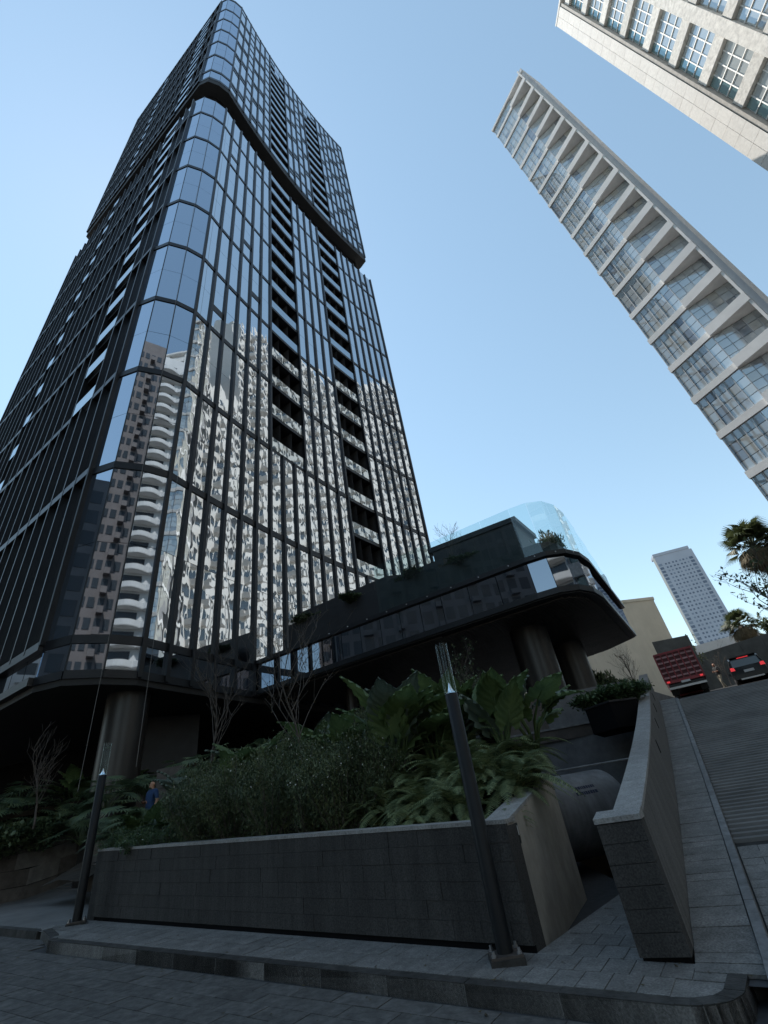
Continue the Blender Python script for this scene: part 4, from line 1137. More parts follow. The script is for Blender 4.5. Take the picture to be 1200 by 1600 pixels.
for i in range(len(rows_)-1):
    for k in range(nn_):
        k2 = (k+1) % nn_; mb.f.append((i*nn_+k, (i+1)*nn_+k, (i+1)*nn_+k2, i*nn_+k2)); mb.m.append(0)
mb.f.append(tuple(range(nn_))); mb.f.append(tuple((len(rows_)-1)*nn_+k for k in range(nn_))[::-1]); mb.m += [0, 0]
bd = mb.build('body', M['carpaint'], car, local=True); smooth_by_angle(bd, 32)
C_ = lambda mb, n, m, par=car, **k: mb.build(n, m, par, local=True, **k)
C_(MB().hexa([(-.74, -.015, 1.10), (.74, -.015, 1.10), (.74, .02, 1.10), (-.74, .02, 1.10), (-.68, .03, 1.50), (.68, .03, 1.50), (.68, .065, 1.50), (-.68, .065, 1.50)]), 'rear_window', M['carglass'])
C_(MB().box(-.9, .9, -.09, .04, .42, .66), 'rear_bumper', M['carpaint']); C_(MB().box(-.6, .6, -.10, -.06, .36, .44), 'bumper_trim', M['steel'])
C_(MB().box(-.26, .26, -.03, 0, .74, .88), 'number_plate', M['plate'])
C_(MB().box(-.3, .3, -.0, .09, 1.56, 1.60), 'brake_light', M['brake'])
C_(MB().box(-.7, .7, -.05, .3, 1.64, 1.69), 'roof_spoiler', M['carpaint'])
for s_ in (-1, 1):
    C_(MB().hexa([(s_*.78-.12, -.03, .93), (s_*.78+.12, -.03, .93), (s_*.80+.12, .12, .93), (s_*.78-.12, .02, .93), (s_*.78-.10, -.01, 1.12), (s_*.78+.10, -.01, 1.12), (s_*.80+.10, .12, 1.12), (s_*.78-.10, .02, 1.12)]), 'tail_light', M['brake'])
    C_(MB().box(s_*.97-.09, s_*.97+.09, 2.95, 3.1, 1.02, 1.18), 'mirror', M['carpaint'])
    C_(MB().box(s_*.62-.02, s_*.62+.02, .5, 2.6, 1.73, 1.77), 'roof_rail', M['steel'])
    wheel(car, s_*.8, .85, .36); wheel(car, s_*.8, 3.7, .36)
    for (y0, y1, z1) in ((.55, 1.35, 1.55), (1.42, 2.35, 1.58), (2.42, 3.0, 1.50)):
        x0, x1 = s_*.945, s_*.74
        C_(MB().quad((x0, y0, 1.09), (x0, y1, 1.09), (x1, y1-.08, z1), (x1, y0+.08, z1)), 'side_window', M['carglass'])

# ------------------------------------------------------------------ people
def person(name, label, loc, rz, pose, mats, cut):
    """pose: dict of joints (x right, y forward, z up); one continuous skinned surface"""
    J = pose; names = list(J); idx = {n: i for i, n in enumerate(names)}
    edges = [('pelvis', 'belly'), ('belly', 'chest'), ('chest', 'neck'), ('neck', 'jaw'), ('jaw', 'head'), ('head', 'crown')]
    for s_ in 'LR':
        edges += [('chest', 'sh'+s_), ('sh'+s_, 'el'+s_), ('el'+s_, 'wr'+s_), ('wr'+s_, 'pa'+s_), ('pelvis', 'hip'+s_), ('hip'+s_, 'kn'+s_), ('kn'+s_, 'an'+s_), ('an'+s_, 'to'+s_)]
    rad = dict(pelvis=.155, belly=.15, chest=.165, neck=.06, jaw=.078, head=.098, crown=.06, sh=.085, el=.05, wr=.034, pa=.034, hip=.10, kn=.065, an=.045, to=.04)
    verts = [J[n][:3] for n in names]; rr = [rad.get(n) or rad[n[:-1]] for n in names]
    ed = [(idx[a], idx[b_]) for a, b_ in edges]
    for s_, sg in (('L', -1), ('R', 1)):
        pa_, wr_ = Vector(J['pa'+s_]), Vector(J['wr'+s_]); d = (pa_-wr_).normalized(); sd__ = d.cross(Vector((0, 1, .2))).normalized()
        for k in range(5):
            ln = (.05, .075, .085, .078, .06)[k]; off = sd__*(-.03+.015*k)
            dirn = (d+sd__*(-.5 if k == 0 else 0)).normalized()
            m1_ = pa_+off+dirn*ln*.55; m2_ = m1_+(dirn+Vector((0, .35, -.25))).normalized()*ln*.55
            verts += [tuple(m1_), tuple(m2_)]; rr += [.011, .009]; n = len(verts); ed += [(idx['pa'+s_], n-2), (n-2, n-1)]
    me = bpy.data.meshes.new(name); me.from_pydata([tuple(v) for v in verts], ed, []); me.update()
    o = bpy.data.objects.new(name, me); col.objects.link(o)
    o.modifiers.new('skin', 'SKIN'); 
    for i, sv_ in enumerate(me.skin_vertices[0].data): sv_.radius = (rr[i], rr[i]*.9); sv_.use_root = (i == idx['pelvis'])
    sb_ = o.modifiers.new('sub', 'SUBSURF'); sb_.levels = 2; sb_.render_levels = 2
    dg = bpy.context.evaluated_depsgraph_get(); m2 = bpy.data.meshes.new_from_object(o.evaluated_get(dg))
    bpy.data.objects.remove(o); m2.name = name
    for m_ in mats: m2.materials.append(m_)
    hz = (J['shL'][2]+J['shR'][2])/2; pz_ = J['pelvis'][2]
    hand = [Vector(J['wrL']), Vector(J['wrR'])]
    for p in m2.polygons:
        c = p.center
        if c.z > J['neck'][2]+.0 or min((c-h).length for h in hand) < .13 or (cut == 'short' and min((c-Vector(J['el'+s_])).length for s_ in 'LR') < .16 and c.z < hz-.2 and abs(c.x) > .18): p.material_index = 0
        elif c.z > pz_-.02 or (abs(c.x) > .2 and c.z > pz_-.1): p.material_index = 1
        elif c.z < .1: p.material_index = 3
        else: p.material_index = 2
    m2.polygons.foreach_set('use_smooth', [True]*len(m2.polygons))
    t = thing('person', label, 'person', loc, rz); link('body', m2, None, t, local=True)
    hd = Vector(J['head'])
    # face: nose, ears, eyes, brow
    MB().lathe([(.001, .018), (.012, .0), (.001, -.018)], 8, (hd.x, hd.y+.095, hd.z-.015)).build('nose', mats[0], t, local=True)
    for s_ in (-1, 1):
        MB().lathe([(.001, .03), (.016, .0), (.001, -.03)], 8, (hd.x+s_*.092, hd.y-.005, hd.z-.01)).build('ear', mats[0], t, local=True)
        MB().lathe([(.001, .008), (.010, 0), (.001, -.008)], 8, (hd.x+s_*.034, hd.y+.084, hd.z+.012)).build('eye', M['black'], t, local=True)
    MB().box(hd.x-.025, hd.x+.025, hd.y+.078, hd.y+.09, hd.z-.058, hd.z-.05).build('mouth', M['redlight'] if False else mats[0], t, local=True)
    return t
base_pose = dict(pelvis=(0, 0, .95), belly=(0, .01, 1.1), chest=(0, .0, 1.33), neck=(0, .01, 1.49), jaw=(0, .04, 1.555), head=(0, .03, 1.63), crown=(0, .015, 1.70),
                 shL=(-.19, 0, 1.41), elL=(-.27, -.03, 1.14), wrL=(-.26, .08, .90), paL=(-.25, .12, .83), shR=(.19, 0, 1.41), elR=(.26, .02, 1.15), wrR=(.12, .24, 1.16), paR=(.05, .28, 1.19),
                 hipL=(-.09, 0, .90), knL=(-.10, .06, .50), anL=(-.10, -.02, .08), toL=(-.10, .14, .045), hipR=(.09, 0, .90), knR=(.10, -.02, .50), anR=(.10, -.14, .09), toR=(.10, .02, .05))
mp_ = az(-28.2, 18.5); 
person('person', 'bald person in dark blue shirt walking behind the flowering planter shrubs', (mp_.x, mp_.y, 1.86), R(150), base_pose, [M['skin'], M['blue'], M['navy'], M['darkcloth']], 'short')
pose2 = dict(base_pose); pose2.update(wrL=(-.18, .25, 1.15), paL=(-.12, .3, 1.16), elL=(-.28, .02, 1.16), knL=(-.12, .16, .52), anL=(-.12, .16, .1), toL=(-.12, .30, .06), anR=(.10, -.25, .12), toR=(.10, -.12, .05))
q_ = az(31.25, 40.0); person('person', 'person in dark top and khaki trousers walking between the truck and the parked car', (q_.x, q_.y, H0+.0975*40), R(100), pose2, [M['skin'], M['darkcloth'], M['khaki'], M['darkcloth']], 'long')
o = MB(); o.bar(uq(11.2, 2.2), uq(14.2, 2.2), Q, 0, 2.6, 1.0, 1.86); struct(o.build('garden_path', M['stonepanel']))
sp = thing('stone_block_wall', 'low brown grey stone block wall beside the person in blue', 'wall', (*az(-26.4, 19.2)[:2], 1.5))
a, b_ = Vector(az(-28.0, 19.3)[:2]), Vector(az(-24.3, 18.6)[:2])
for k in range(2):
    for r_ in range(3):
        MB().bar(a+(b_-a)*(k*.5+.003), a+(b_-a)*(k*.5+.497), Vector((0, 1)), random.uniform(-.01, .01), .5, 2.2+r_*.6, 2.795+r_*.6).build('stone_block', random.choice([M['stonepanel'], M['stonepanel_pale']]), sp)

# ------------------------------------------------------------------ plants
def rot_to(d, up=Vector((0, 0, 1))):
    d = d.normalized(); s_ = d.cross(up)
    if s_.length < 1e-4: s_ = Vector((1, 0, 0))
    s_.normalize(); n = s_.cross(d); return d, s_, n
def taro_leaf(mb, base, d, L, wd, rnd, droop=.35, pleat=.034):
    """one big pleated arrow leaf: base = petiole end, d = direction of the tip"""
    d, s_, n = rot_to(d); NU, NV = 22, 17; st_ = len(mb.v)
    fold = rnd.uniform(.12, .3); ph = rnd.uniform(0, 6)
    for i in range(NU+1):
        t = i/NU
        half = wd*(math.sin(math.pi*min(1, (t*.93+.07))**.72))*(1-.25*t)
        half *= 1+.06*math.sin(t*52+ph)+.03*math.sin(t*91)
        for j in range(NV+1):
            v = j/NV*2-1; a = abs(v)
            back = .22*L*(a**1.6)*max(0, 1-t*1.6)     # lobes reaching behind the stalk
            x = t*L-back; y = v*half; z = -droop*L*(t**2.2)+fold*half*a-.22*half*a*a+pleat*math.sin((t*9-a*3.6)*math.pi*1.5)*a**.5
            p = base+d*x+s_*y+n*z; mb.v.append(tuple(p))
    for i in range(NU):
        for j in range(NV):
            k = st_+i*(NV+1)+j; mb.f.append((k, k+1, k+NV+2, k+NV+1)); mb.m.append(0)
def taro(label, loc, h, nl, seed, m='taro', spread=1.0, lmin=.75, lmax=1.15, tilt=1.0, name='elephant_ear_plant'):
    rnd = random.Random(seed); t = thing(name, label, 'plant', loc, 0, 'broad leaved plants in the planted bank')
    for k in range(nl):
        a = k*2.4+rnd.uniform(-.3, .3); r_ = rnd.uniform(.15, .55)*spread; hh = h*rnd.uniform(.55, 1.0)
        top = Vector((math.cos(a)*r_, math.sin(a)*r_, hh)); L = rnd.uniform(lmin, lmax)
        up_ = rnd.uniform(.3, 1.5)*tilt
        d = Vector((math.cos(a), math.sin(a), up_))
        lf = MB(); taro_leaf(lf, top, d, L, L*.42, rnd, rnd.uniform(.1, .4))
        lo = lf.build('leaf', M[m] if rnd.random() > .25 else M['taro_grey'], t, smooth=True, local=True)
        MB().tube([(0.03*math.cos(a), .03*math.sin(a), -.1), (top.x*.4, top.y*.4, hh*.55), tuple(top), tuple(top+d.normalized()*L*.5)], [.035, .026, .018, .006], 6).build('stalk', M[m], lo, smooth=True, local=True)
    return t
def fern_mesh(rnd, nf=48, L0=.8, L1=1.35):
    mb = MB()
    for k in range(nf):
        a = rnd.uniform(0, 2*math.pi); L = rnd.uniform(L0, L1); el = rnd.uniform(.5, 1.45); c = math.cos(a); s_ = math.sin(a)
        pts = []; p = Vector((c*.05, s_*.05, 0)); d = Vector((c*math.cos(el), s_*math.cos(el), math.sin(el))); n = 16
        for i in range(n+1):
            pts.append(p.copy()); p = p+d*(L/n); d = (d+Vector((c*.05, s_*.05, -.135*rnd.uniform(.8, 1.2)))).normalized()
        for i in range(1, n):
            t = i/n; dd = (pts[i+1]-pts[i-1]).normalized(); sd = dd.cross(Vector((0, 0, 1)))
            if sd.length < .05: sd = Vector((-s_, c, 0))
            sd.normalize(); ln = .115*L*math.sin(math.pi*min(.97, t*.9+.12))**.7
            for sg in (-1, 1):
                for off in (0, .5):
                    b0 = pts[i]+(pts[i+1]-pts[i])*off; tip = b0+sd*sg*ln+dd*ln*.35+Vector((0, 0, -.25*ln)); w_ = dd*(L/n)*.19
                    mb.quad(b0-w_, b0+w_, tip+w_*.5, tip-w_*.3)
        mb.tube(pts[::4], [.006, .005, .004, .003, .002], 4, False)
    return mb.mesh('fronds')
rf = random.Random(5); FM = [fern_mesh(rf), fern_mesh(rf, 40, .6, 1.0), fern_mesh(rf, 54, .95, 1.6)]
def fern(label, loc, k, sc=1.0, rz=0):
    t = thing('fern', label, 'fern', loc, rz, 'arching ferns at the planter corner'); o = link('fronds', FM[k], M['fern'], t, local=True); o.scale = (sc, sc, sc)
    return t
def shrub_mesh(rnd, w_=.8, h=1.2, nl=2600, ls=.05, flowers=0, narrow=.45):
    st_ = MB(); lf = MB(); fl = MB(); tips = []
    for k in range(26):
        a = rnd.uniform(0, 2*math.pi); r_ = w_*math.sqrt(rnd.random()); hh = h*(1-.45*(r_/w_)**2)*rnd.uniform(.75, 1.08)
        p0 = Vector((math.cos(a)*r_*.25, math.sin(a)*r_*.25, 0)); p1 = Vector((math.cos(a)*r_*.7, math.sin(a)*r_*.7, hh*.55)); p2 = Vector((math.cos(a)*r_, math.sin(a)*r_, hh))
        st_.tube([p0, p1, p2], [.010, .007, .003], 4, False); tips.append((p0, p1, p2))
    for k in range(nl):
        p0, p1, p2 = rnd.choice(tips); t = rnd.random()**.7
        c = (p0*(1-t)+p1*t) if rnd.random() < .4 else (p1*(1-t)+p2*t)
        c = c+Vector((rnd.gauss(0, .10), rnd.gauss(0, .10), rnd.gauss(0, .07)))*w_
        d = Vector((rnd.gauss(0, 1), rnd.gauss(0, 1), rnd.gauss(.5, .8))).normalized(); _, s_, n = rot_to(d); l = ls*rnd.uniform(.7, 1.4); wv = s_*l*narrow*.5
        a_, b_ = c, c+d*l; m_ = c+d*l*.5-n*l*.08
        lf.quad(a_, m_-wv, b_, m_+wv)
    for k in range(flowers):
        p0, p1, p2 = rnd.choice(tips); c = p1.lerp(p2, rnd.uniform(.3, 1.1))+Vector((rnd.gauss(0, .13), rnd.gauss(0, .13), rnd.gauss(.04, .06)))*w_
        nrm = Vector((rnd.gauss(0, .6), rnd.gauss(0, .6)-.6, .6)).normalized(); d, s_, n = rot_to(nrm)
        for j in range(5):
            a = j*1.2566; e = s_*math.cos(a)+n*math.sin(a); f = s_*math.cos(a+.5)+n*math.sin(a+.5); g_ = s_*math.cos(a-.5)+n*math.sin(a-.5)
            fl.quad(c, c+g_*.008, c+e*.015+d*.003, c+f*.008)
    return st_.mesh('stems'), lf.mesh('foliage'), (fl.mesh('flowers') if fl.v else None)
rs2 = random.Random(11)
SM = [shrub_mesh(rs2, .85, 1.25, 9000, .052, 46), shrub_mesh(rs2, .8, 1.1, 8000, .05, 34), shrub_mesh(rs2, .55, .6, 3600, .055, 6), shrub_mesh(rs2, .75, .7, 2600, .11, 0, .62)]
def shrub(label, loc, k, sc=(1, 1, 1), rz=0, m='shrub', group='flowering shrubs on the planted bank', name='shrub'):
    t = thing(name, label, 'shrub', loc, rz, group)
    for me, nm, mm in ((SM[k][0], 'stems', M['bark']), (SM[k][1], 'foliage', M[m]), (SM[k][2], 'flowers', M['flower'])):
        if me is None: continue
        if me.materials and me.materials[0] != mm: me = me.copy(); me.materials.clear()
        o = link(nm, me, mm, t, local=True, kind='stuff' if nm == 'flowers' else None); o.scale = sc
    return t
def split_mesh(rnd, nl=26, r0=.75, h=.9):
    mb = MB()
    for k in range(nl):
        a = rnd.uniform(0, 2*math.pi); el = rnd.uniform(.2, 1.3); L = rnd.uniform(.5, 1.0)
        b0 = Vector((0, 0, 0)); tip = Vector((math.cos(a)*math.cos(el)*r0*L, math.sin(a)*math.cos(el)*r0*L, math.sin(el)*h*L))
        mb.tube([b0, tip*.5+Vector((0, 0, .08)), tip], [.014, .011, .007], 4, False)
        d = Vector((math.cos(a), math.sin(a), rnd.uniform(-.7, .1))).normalized(); d, s_, n = rot_to(d); Ls = rnd.uniform(.32, .5)
        for j in range(-6, 7):
            an = j*.2; l = Ls*(1-.045*abs(j)); root = tip+d*(Ls*.33*(1-abs(j)/7)); e = d*math.cos(an*1.15)+s_*math.sin(an*1.15)
            f = s_*math.cos(an*1.15)-d*math.sin(an*1.15); e2 = (e+n*-.25).normalized(); w_ = .024
            mid = root+e*l*.5; end = root+e*l*.62+e2*l*.38
            mb.quad(root-f*w_*.4, root+f*w_*.4, mid+f*w_, mid-f*w_); mb.quad(mid-f*w_, mid+f*w_, end+f*.004, end-f*.004)
    return mb.mesh('leaves')
PM = [split_mesh(rs2), split_mesh(rs2, 30, .9, 1.0)]
def splitleaf(label, loc, k, sc=1.0, rz=0):
    t = thing('split_leaf_plant', label, 'plant', loc, rz, 'split leaved plants on the left bank'); o = link('leaves', PM[k], M['phil'], t, local=True); o.scale = (sc,)*3; return t
def on_bank(a_, r_, dz_=0):
    p = az(a_, r_); d = Vector((p.x, p.y))-P0; u_, q_ = d.dot(U), d.dot(Q); return (p.x, p.y, bank_z(max(u_, .3), max(q_, .4))+dz_)
# ferns at the right end of the planter
for i, (lb, a_, r_, k, sc, dz_) in enumerate((
    ('arching fern spilling over the planter coping beside the right lamp post', 3.0, 8.7, 0, .85, .02),
    ('arching fern at the far right corner of the planter, fronds over the gap', 8.6, 9.0, 2, .8, .05),
    ('arching fern behind the right lamp post below the broad leaves', 5.6, 9.3, 2, .8, .1),
    ('small fern hanging over the coping right of the right lamp post', 7.2, 7.95, 1, .5, .0),
    ('arching fern left of the right lamp post beside the flowering shrubs', -.8, 9.1, 2, .75, .05),
    ('tall arching fern in the middle of the fern group', 2.4, 9.7, 2, .85, .12),
    ('low dark fern at the coping between shrubs and ferns', -4.2, 9.5, 0, .75, .0))): fern(lb, on_bank(a_, r_, dz_), k, sc, i*1.3)
# broad leaved plants
taro('elephant ear plant with upright pleated leaves left of the right lamp post', on_bank(-3.1, 10.4), 1.5, 17, 21, 'taro', .8, .85, 1.25, 1.9)
taro('elephant ear plant with pleated leaves right of the right lamp post', on_bank(8.8, 10.2), 1.15, 12, 23, 'taro', .7, .75, 1.05, 1.5)
taro('small elephant ear plant behind the ferns near the right lamp post', on_bank(1.2, 10.9), 1.2, 12, 24, 'taro', 1.2, .7, 1.1, 1.1)
taro('elephant ear plant left of the thin bare tree in the middle of the bank', on_bank(-19.3, 13.6), 1.3, 14, 25, 'taro', .9, .7, 1.05, 1.4)
taro('grey leaved elephant ear plant at the foot of the left bare tree', on_bank(-25.0, 15.5), 1.0, 11, 26, 'taro_grey', .9, .6, .95, .8)
taro('elephant ear plant at the far left above the stone panel wall', (*uq(18.6, 3.6), 3.3), 1.1, 14, 27, 'taro', 1.0, .8, 1.1, .8)
taro('elephant ear plant low behind the left lamp head', (*uq(18.9, 5.4), 3.5), 1.0, 12, 28, 'taro', 1.0, .7, 1.0, .8)
# flowering shrubs along the planter
for i, (a_, r_, k, sc, lb) in enumerate((
    (-9.5, 9.7, 0, 1.0, 'dark shrub with tiny white flowers next to the ferns'),
    (-13.2, 10.3, 1, 1.05, 'dark flowering shrub, second from the ferns along the coping'),
    (-16.8, 10.9, 0, 1.0, 'dark flowering shrub in the middle of the planter front'),
    (-20.2, 11.6, 1, 1.05, 'dark flowering shrub left of the planter middle'),
    (-23.2, 12.3, 0, .95, 'dark flowering shrub nearest the person in blue'),
    (-6.4, 10.3, 1, 1.1, 'dark shrub behind the low fern beside the broad leaves'),
    (-11.8, 12.0, 0, 1.1, 'taller dark shrub at the foot of the middle bare tree'),
    (-15.6, 12.6, 1, 1.1, 'taller dark shrub behind the flowering row, left of the middle tree'))):
    shrub(lb, on_bank(a_, r_), k, (sc*1.05, sc*1.05, sc*random.uniform(1.15, 1.35)), i*.9)
for i, (a_, r_, lb) in enumerate(((-26.5, 12.9, 'low shrub at the left end of the coping right of the gap'), (-28.8, 13.4, 'low shrub at the far left end of the planter coping'), (-30.4, 14.3, 'lowest shrub beside the left lamp post'))):
    shrub(lb, on_bank(a_, r_), 2, (.85, .85, .8), i, 'ivy', 'low shrubs at the planter end')
# split leaves and hedge on the left
for i, (x, y, z, k, sc, lb) in enumerate([
    (*az(-31.0, 17.2, 2.0), 0, 1.15, 'split leaf plant right of the left lamp post'), (*az(-29.6, 16.4, 1.7), 1, .9, 'split leaf plant hanging beside the person in blue'),
    (*az(-32.0, 19.2, 2.9), 1, 1.15, 'split leaf plant before the corner column'), (*az(-28.4, 20.6, 3.1), 0, 1.2, 'split leaf plant behind the stone block wall'),
    (*az(-35.2, 22.6, 2.9), 1, 1.1, 'split leaf plant left of the left lamp post'), (*az(-37.6, 22.6, 2.9), 0, 1.15, 'split leaf plant hanging over the stone panel wall'),
    (*az(-40.2, 22.2, 2.9), 1, 1.15, 'split leaf plant hanging over the wall at the left picture edge'), (*az(-42.6, 22.0, 2.8), 0, 1.2, 'leftmost split leaf plant above the wall'),
    (*az(-26.0, 20.0, 3.4), 1, 1.1, 'split leaf plant above the stone block wall'), (*az(-33.6, 21.0, 2.2), 0, 1.1, 'split leaf plant behind the left lamp post'),
    (*az(-23.2, 18.6, 3.4), 0, 1.1, 'split leaf plant between the two bare trees')]): splitleaf(lb, (x, y, z), k, sc, i*1.1)
for i, (a_, r_, z, lb) in enumerate(((-36.5, 21.9, 2.65, 'dark hedge shrub hanging over the stone panel wall near the lamp'), (-38.8, 21.6, 2.6, 'dark hedge shrub in the middle of the stone panel wall'), (-41.2, 21.4, 2.55, 'dark hedge shrub at the left picture edge'), (-21.5, 16.8, 3.0, 'dark shrub behind the middle broad leaves'), (-17.5, 16.5, 3.5, 'dark shrub high on the bank before the podium'), (-9, 15.0, 3.4, 'dark shrub behind the middle bare tree'), (-4.5, 14.2, 3.2, 'dark shrub behind the upright broad leaves'), (2.5, 13.4, 2.9, 'dark shrub below the podium behind the right lamp'))):
    p = az(a_, r_); shrub(lb, (p.x, p.y, z-.3), 3, (1.15, 1.15, 1.2), i, 'phil', 'dark background shrubs')
# planter box and terrace greenery
for i, (a_, r_, z, sc, lb) in enumerate(((19.3, 16.6, 3.4, .95, 'leafy plant at the left end of the black planter box'), (21.0, 16.3, 3.4, 1.0, 'leafy plant in the middle of the black planter box'), (22.6, 16.4, 3.45, .95, 'leafy plant at the wall end of the black planter box'), (20.2, 17.6, 3.5, .9, 'leafy plant at the back of the black planter box'), (23.4, 17.9, 3.6, .9, 'leafy plant leaning over the ramp wall coping'))):
    p = az(a_, r_); shrub(lb, (p.x, p.y, z), 3, (sc, sc, sc*.8), i*1.7, 'ivy', 'plants in the black box planter')
for i, (a_, r_, z, sc, lb) in enumerate(((20.6, 25.5, 4.3, 1.5, 'dark bush beside the rear bronze column'), (22.3, 27, 4.4, 1.2, 'low bush right of the rear bronze column'))):
    p = az(a_, r_); shrub(lb, (p.x, p.y, z), 3, (sc*.7, sc*.7, sc*1.6), i, 'phil', 'bushes beside the columns')
for i, (x, lb) in enumerate(((1, 'terrace shrub at the tower end of the podium roof'), (2, 'terrace shrub on the podium roof, second from the tower'), (3, 'terrace shrub in the middle of the podium roof'), (4, 'terrace shrub before the roof pavilion'))):
    p = ru[x].lerp(ru[x+1], .5); q_ = ru[x+1]
    shrub(lb, (p.x, p.y+.2, H0+(8.75 if x < 4 else 8.5)), 3, (1.3, .8, .55), i, 'phil', 'shrubs on the podium roof')
shrub('bushy shrub behind the glass screen at the rounded podium end', (6.9, 18.2, H0+7.9), 3, (.9, .9, 2.1), 2, 'ivy', 'shrubs on the podium roof')
shrub('small shrub on the terrace beside the tower edge', (3.0, 21.9, H0+8.6), 3, (1.2, .8, .8), 1, 'phil', 'shrubs on the podium roof')

# ------------------------------------------------------------------ thin trees
def thin_tree(label, loc, h, seed, leaf=160, m='drytwig', spread=.28, lean=(0, 0), r0=.035, name='bare_tree', ls=.045):
    rnd = random.Random(seed); br = MB(); lf = MB(); trunk = MB(); tips = []
    p = Vector((0, 0, -.2)); d = Vector((lean[0], lean[1], 1)).normalized(); pts = [p.copy()]; n = 9
    for i in range(n): p = p+d*(h*.55/n); d = (d+Vector((rnd.gauss(0, .06), rnd.gauss(0, .06), .05))).normalized(); pts.append(p.copy())
    trunk.tube(pts, [r0*(1-.5*i/n) for i in range(n+1)], 7)
    def grow(p, d, L, r_, lv):
        pts = [p.copy()]; k = 5
        for i in range(k): p = p+d*(L/k); d = (d+Vector((rnd.gauss(0, .10), rnd.gauss(0, .10), .07))).normalized(); pts.append(p.copy())
        br.tube(pts, [max(.0035, r_*(1-.6*i/k)) for i in range(k+1)], 4, False)
        for q in pts[2:]: tips.append(q)
        if lv < 3:
            for j in range(rnd.choice((2, 3, 3))):
                q = pts[rnd.randint(2, k)]; a = rnd.uniform(0, 6.28); nd = (d+Vector((math.cos(a)*.75, math.sin(a)*.75, rnd.uniform(-.1, .35)))).normalized(); grow(q, nd, L*rnd.uniform(.5, .72), r_*.55, lv+1)
    for i in range(4, n+1):
        for j in range(2 if i < n else 3):
            a = rnd.uniform(0, 6.28); nd = Vector((math.cos(a)*spread*1.6, math.sin(a)*spread*1.6, 1)).normalized(); grow(pts[i], nd, h*rnd.uniform(.22, .42), r0*.42, 1)
    for k in range(leaf):
        c = rnd.choice(tips)+Vector((rnd.gauss(0, .04), rnd.gauss(0, .04), rnd.gauss(0, .04))); d_ = Vector((rnd.gauss(0, 1), rnd.gauss(0, 1), rnd.gauss(-.3, .8))).normalized(); _, s_, n_ = rot_to(d_); l = ls*rnd.uniform(.7, 1.4)
        lf.quad(c, c+d_*l*.5+s_*l*.28, c+d_*l, c+d_*l*.5-s_*l*.28)
    t = thing(name, label, 'tree', loc); trunk.build('trunk', M['bark'], t, smooth=True, local=True); br.build('branches', M['bark'], t, local=True)
    if lf.v: lf.build('crown', M[m], t, local=True)
    return t
thin_tree('thin bare tree rising before the tower, left of the two in the bank', on_bank(-23.0, 15.8), 5.4, 31, 220)
thin_tree('thin bare tree with a few dry leaves in the middle of the bank', on_bank(-13.2, 12.6), 5.2, 33, 700, spread=.36)
thin_tree('small bare sapling in the dark lobby left of the corner column', (*az(-37.4, 20.5)[:2], 3.0), 2.6, 35, 90)
thin_tree('leafless sapling on the podium roof before the pavilion', (*az(8.6, 18.6)[:2], H0+8.3), 2.9, 37, 0, r0=.02)
thin_tree('dark small tree behind the right lamp head', (*az(6.6, 15.0)[:2], 3.2), 2.6, 39, 420, 'phil', .4, name='small_tree', ls=.09)
thin_tree('sparse yellow twigged tree before the beige building', (*az(23.9, 30)[:2], 5.0), 3.0, 41, 240, 'drytwig', .3, name='small_tree')
thin_tree('bare bush tree behind the parked car', (*az(31.8, 46)[:2], 6.2), 3.2, 43, 160, 'drytwig', .5, name='small_tree')
thin_tree('green young tree behind the red truck', (*az(29.4, 52)[:2], 6.5), 5.0, 45, 900, 'palm', .5, name='small_tree', ls=.2)
thin_tree('tree with sparse dark leaves at the right picture edge below the palm', (*az(40.4, 30)[:2], 4.6), 6.2, 47, 650, 'phil', .5, lean=(-.15, .1), r0=.08, name='small_tree', ls=.2)
thin_tree('leafy green tree behind the low wall at the right picture edge', (*az(36.6, 62)[:2], 8.0), 5.6, 49, 2600, 'palm', .7, name='small_tree', ls=.35)
def palm(label, loc, h, R_, seed, trunk_r=.22, skirt=60, nf=46):
    rnd = random.Random(seed); t = thing('palm_tree', label, 'palm', loc, 0, 'fan palms on the upper street')
    MB().tube([(0, 0, -.5), (.05, 0, h*.4), (0, .04, h*.8), (0, 0, h)], [trunk_r*1.2, trunk_r, trunk_r*.9, trunk_r*.8], 10).build('trunk', M['bark'], t, smooth=True, local=True)
    def fans(n, e0, e1, m, nm, Rr):
        mb = MB()
        for k in range(n):
            a = rnd.uniform(0, 6.28); el = rnd.uniform(e0, e1); d = Vector((math.cos(a)*math.cos(el), math.sin(a)*math.cos(el), math.sin(el))); L = Rr*rnd.uniform(.8, 1.1)
            c = Vector((0, 0, h)); p = c+d*L*.5; mb.tube([c, c+d*L*.25, p], [.03, .022, .012], 4, False); d2, s_, n_ = rot_to(d)
            for j in range(-9, 10):
                an = j*.15; e = (d2*math.cos(an)+s_*math.sin(an)); l = L*.62*(1-.03*abs(j)); f = (s_*math.cos(an)-d2*math.sin(an)); q = p+e*l*.55+n_*(.02*j % 3*.1); end = p+e*l+Vector((0, 0, -.22*l)); w_ = L*.028
                mb.quad(p-f*w_*.3, p+f*w_*.3, q+f*w_, q-f*w_); mb.quad(q-f*w_, q+f*w_, end+f*.004, end-f*.004)
        mb.build(nm, M[m], t, local=True)
    fans(nf, -.35, 1.35, 'palm', 'crown', R_); fans(skirt, -1.35, -.45, 'palm_dead', 'dry_skirt', R_*.85)
p = az(39.6, 38); palm('large fan palm with dry skirt at the right picture edge', (p.x, p.y, 5.2), H0+.305*38-5.2, 2.0, 51)
p = az(35.0, 58); palm('small fan palm before the foot of the far tower', (p.x, p.y, 6.5), H0+.186*58-6.5, 1.9, 53, .3, 40, 30)
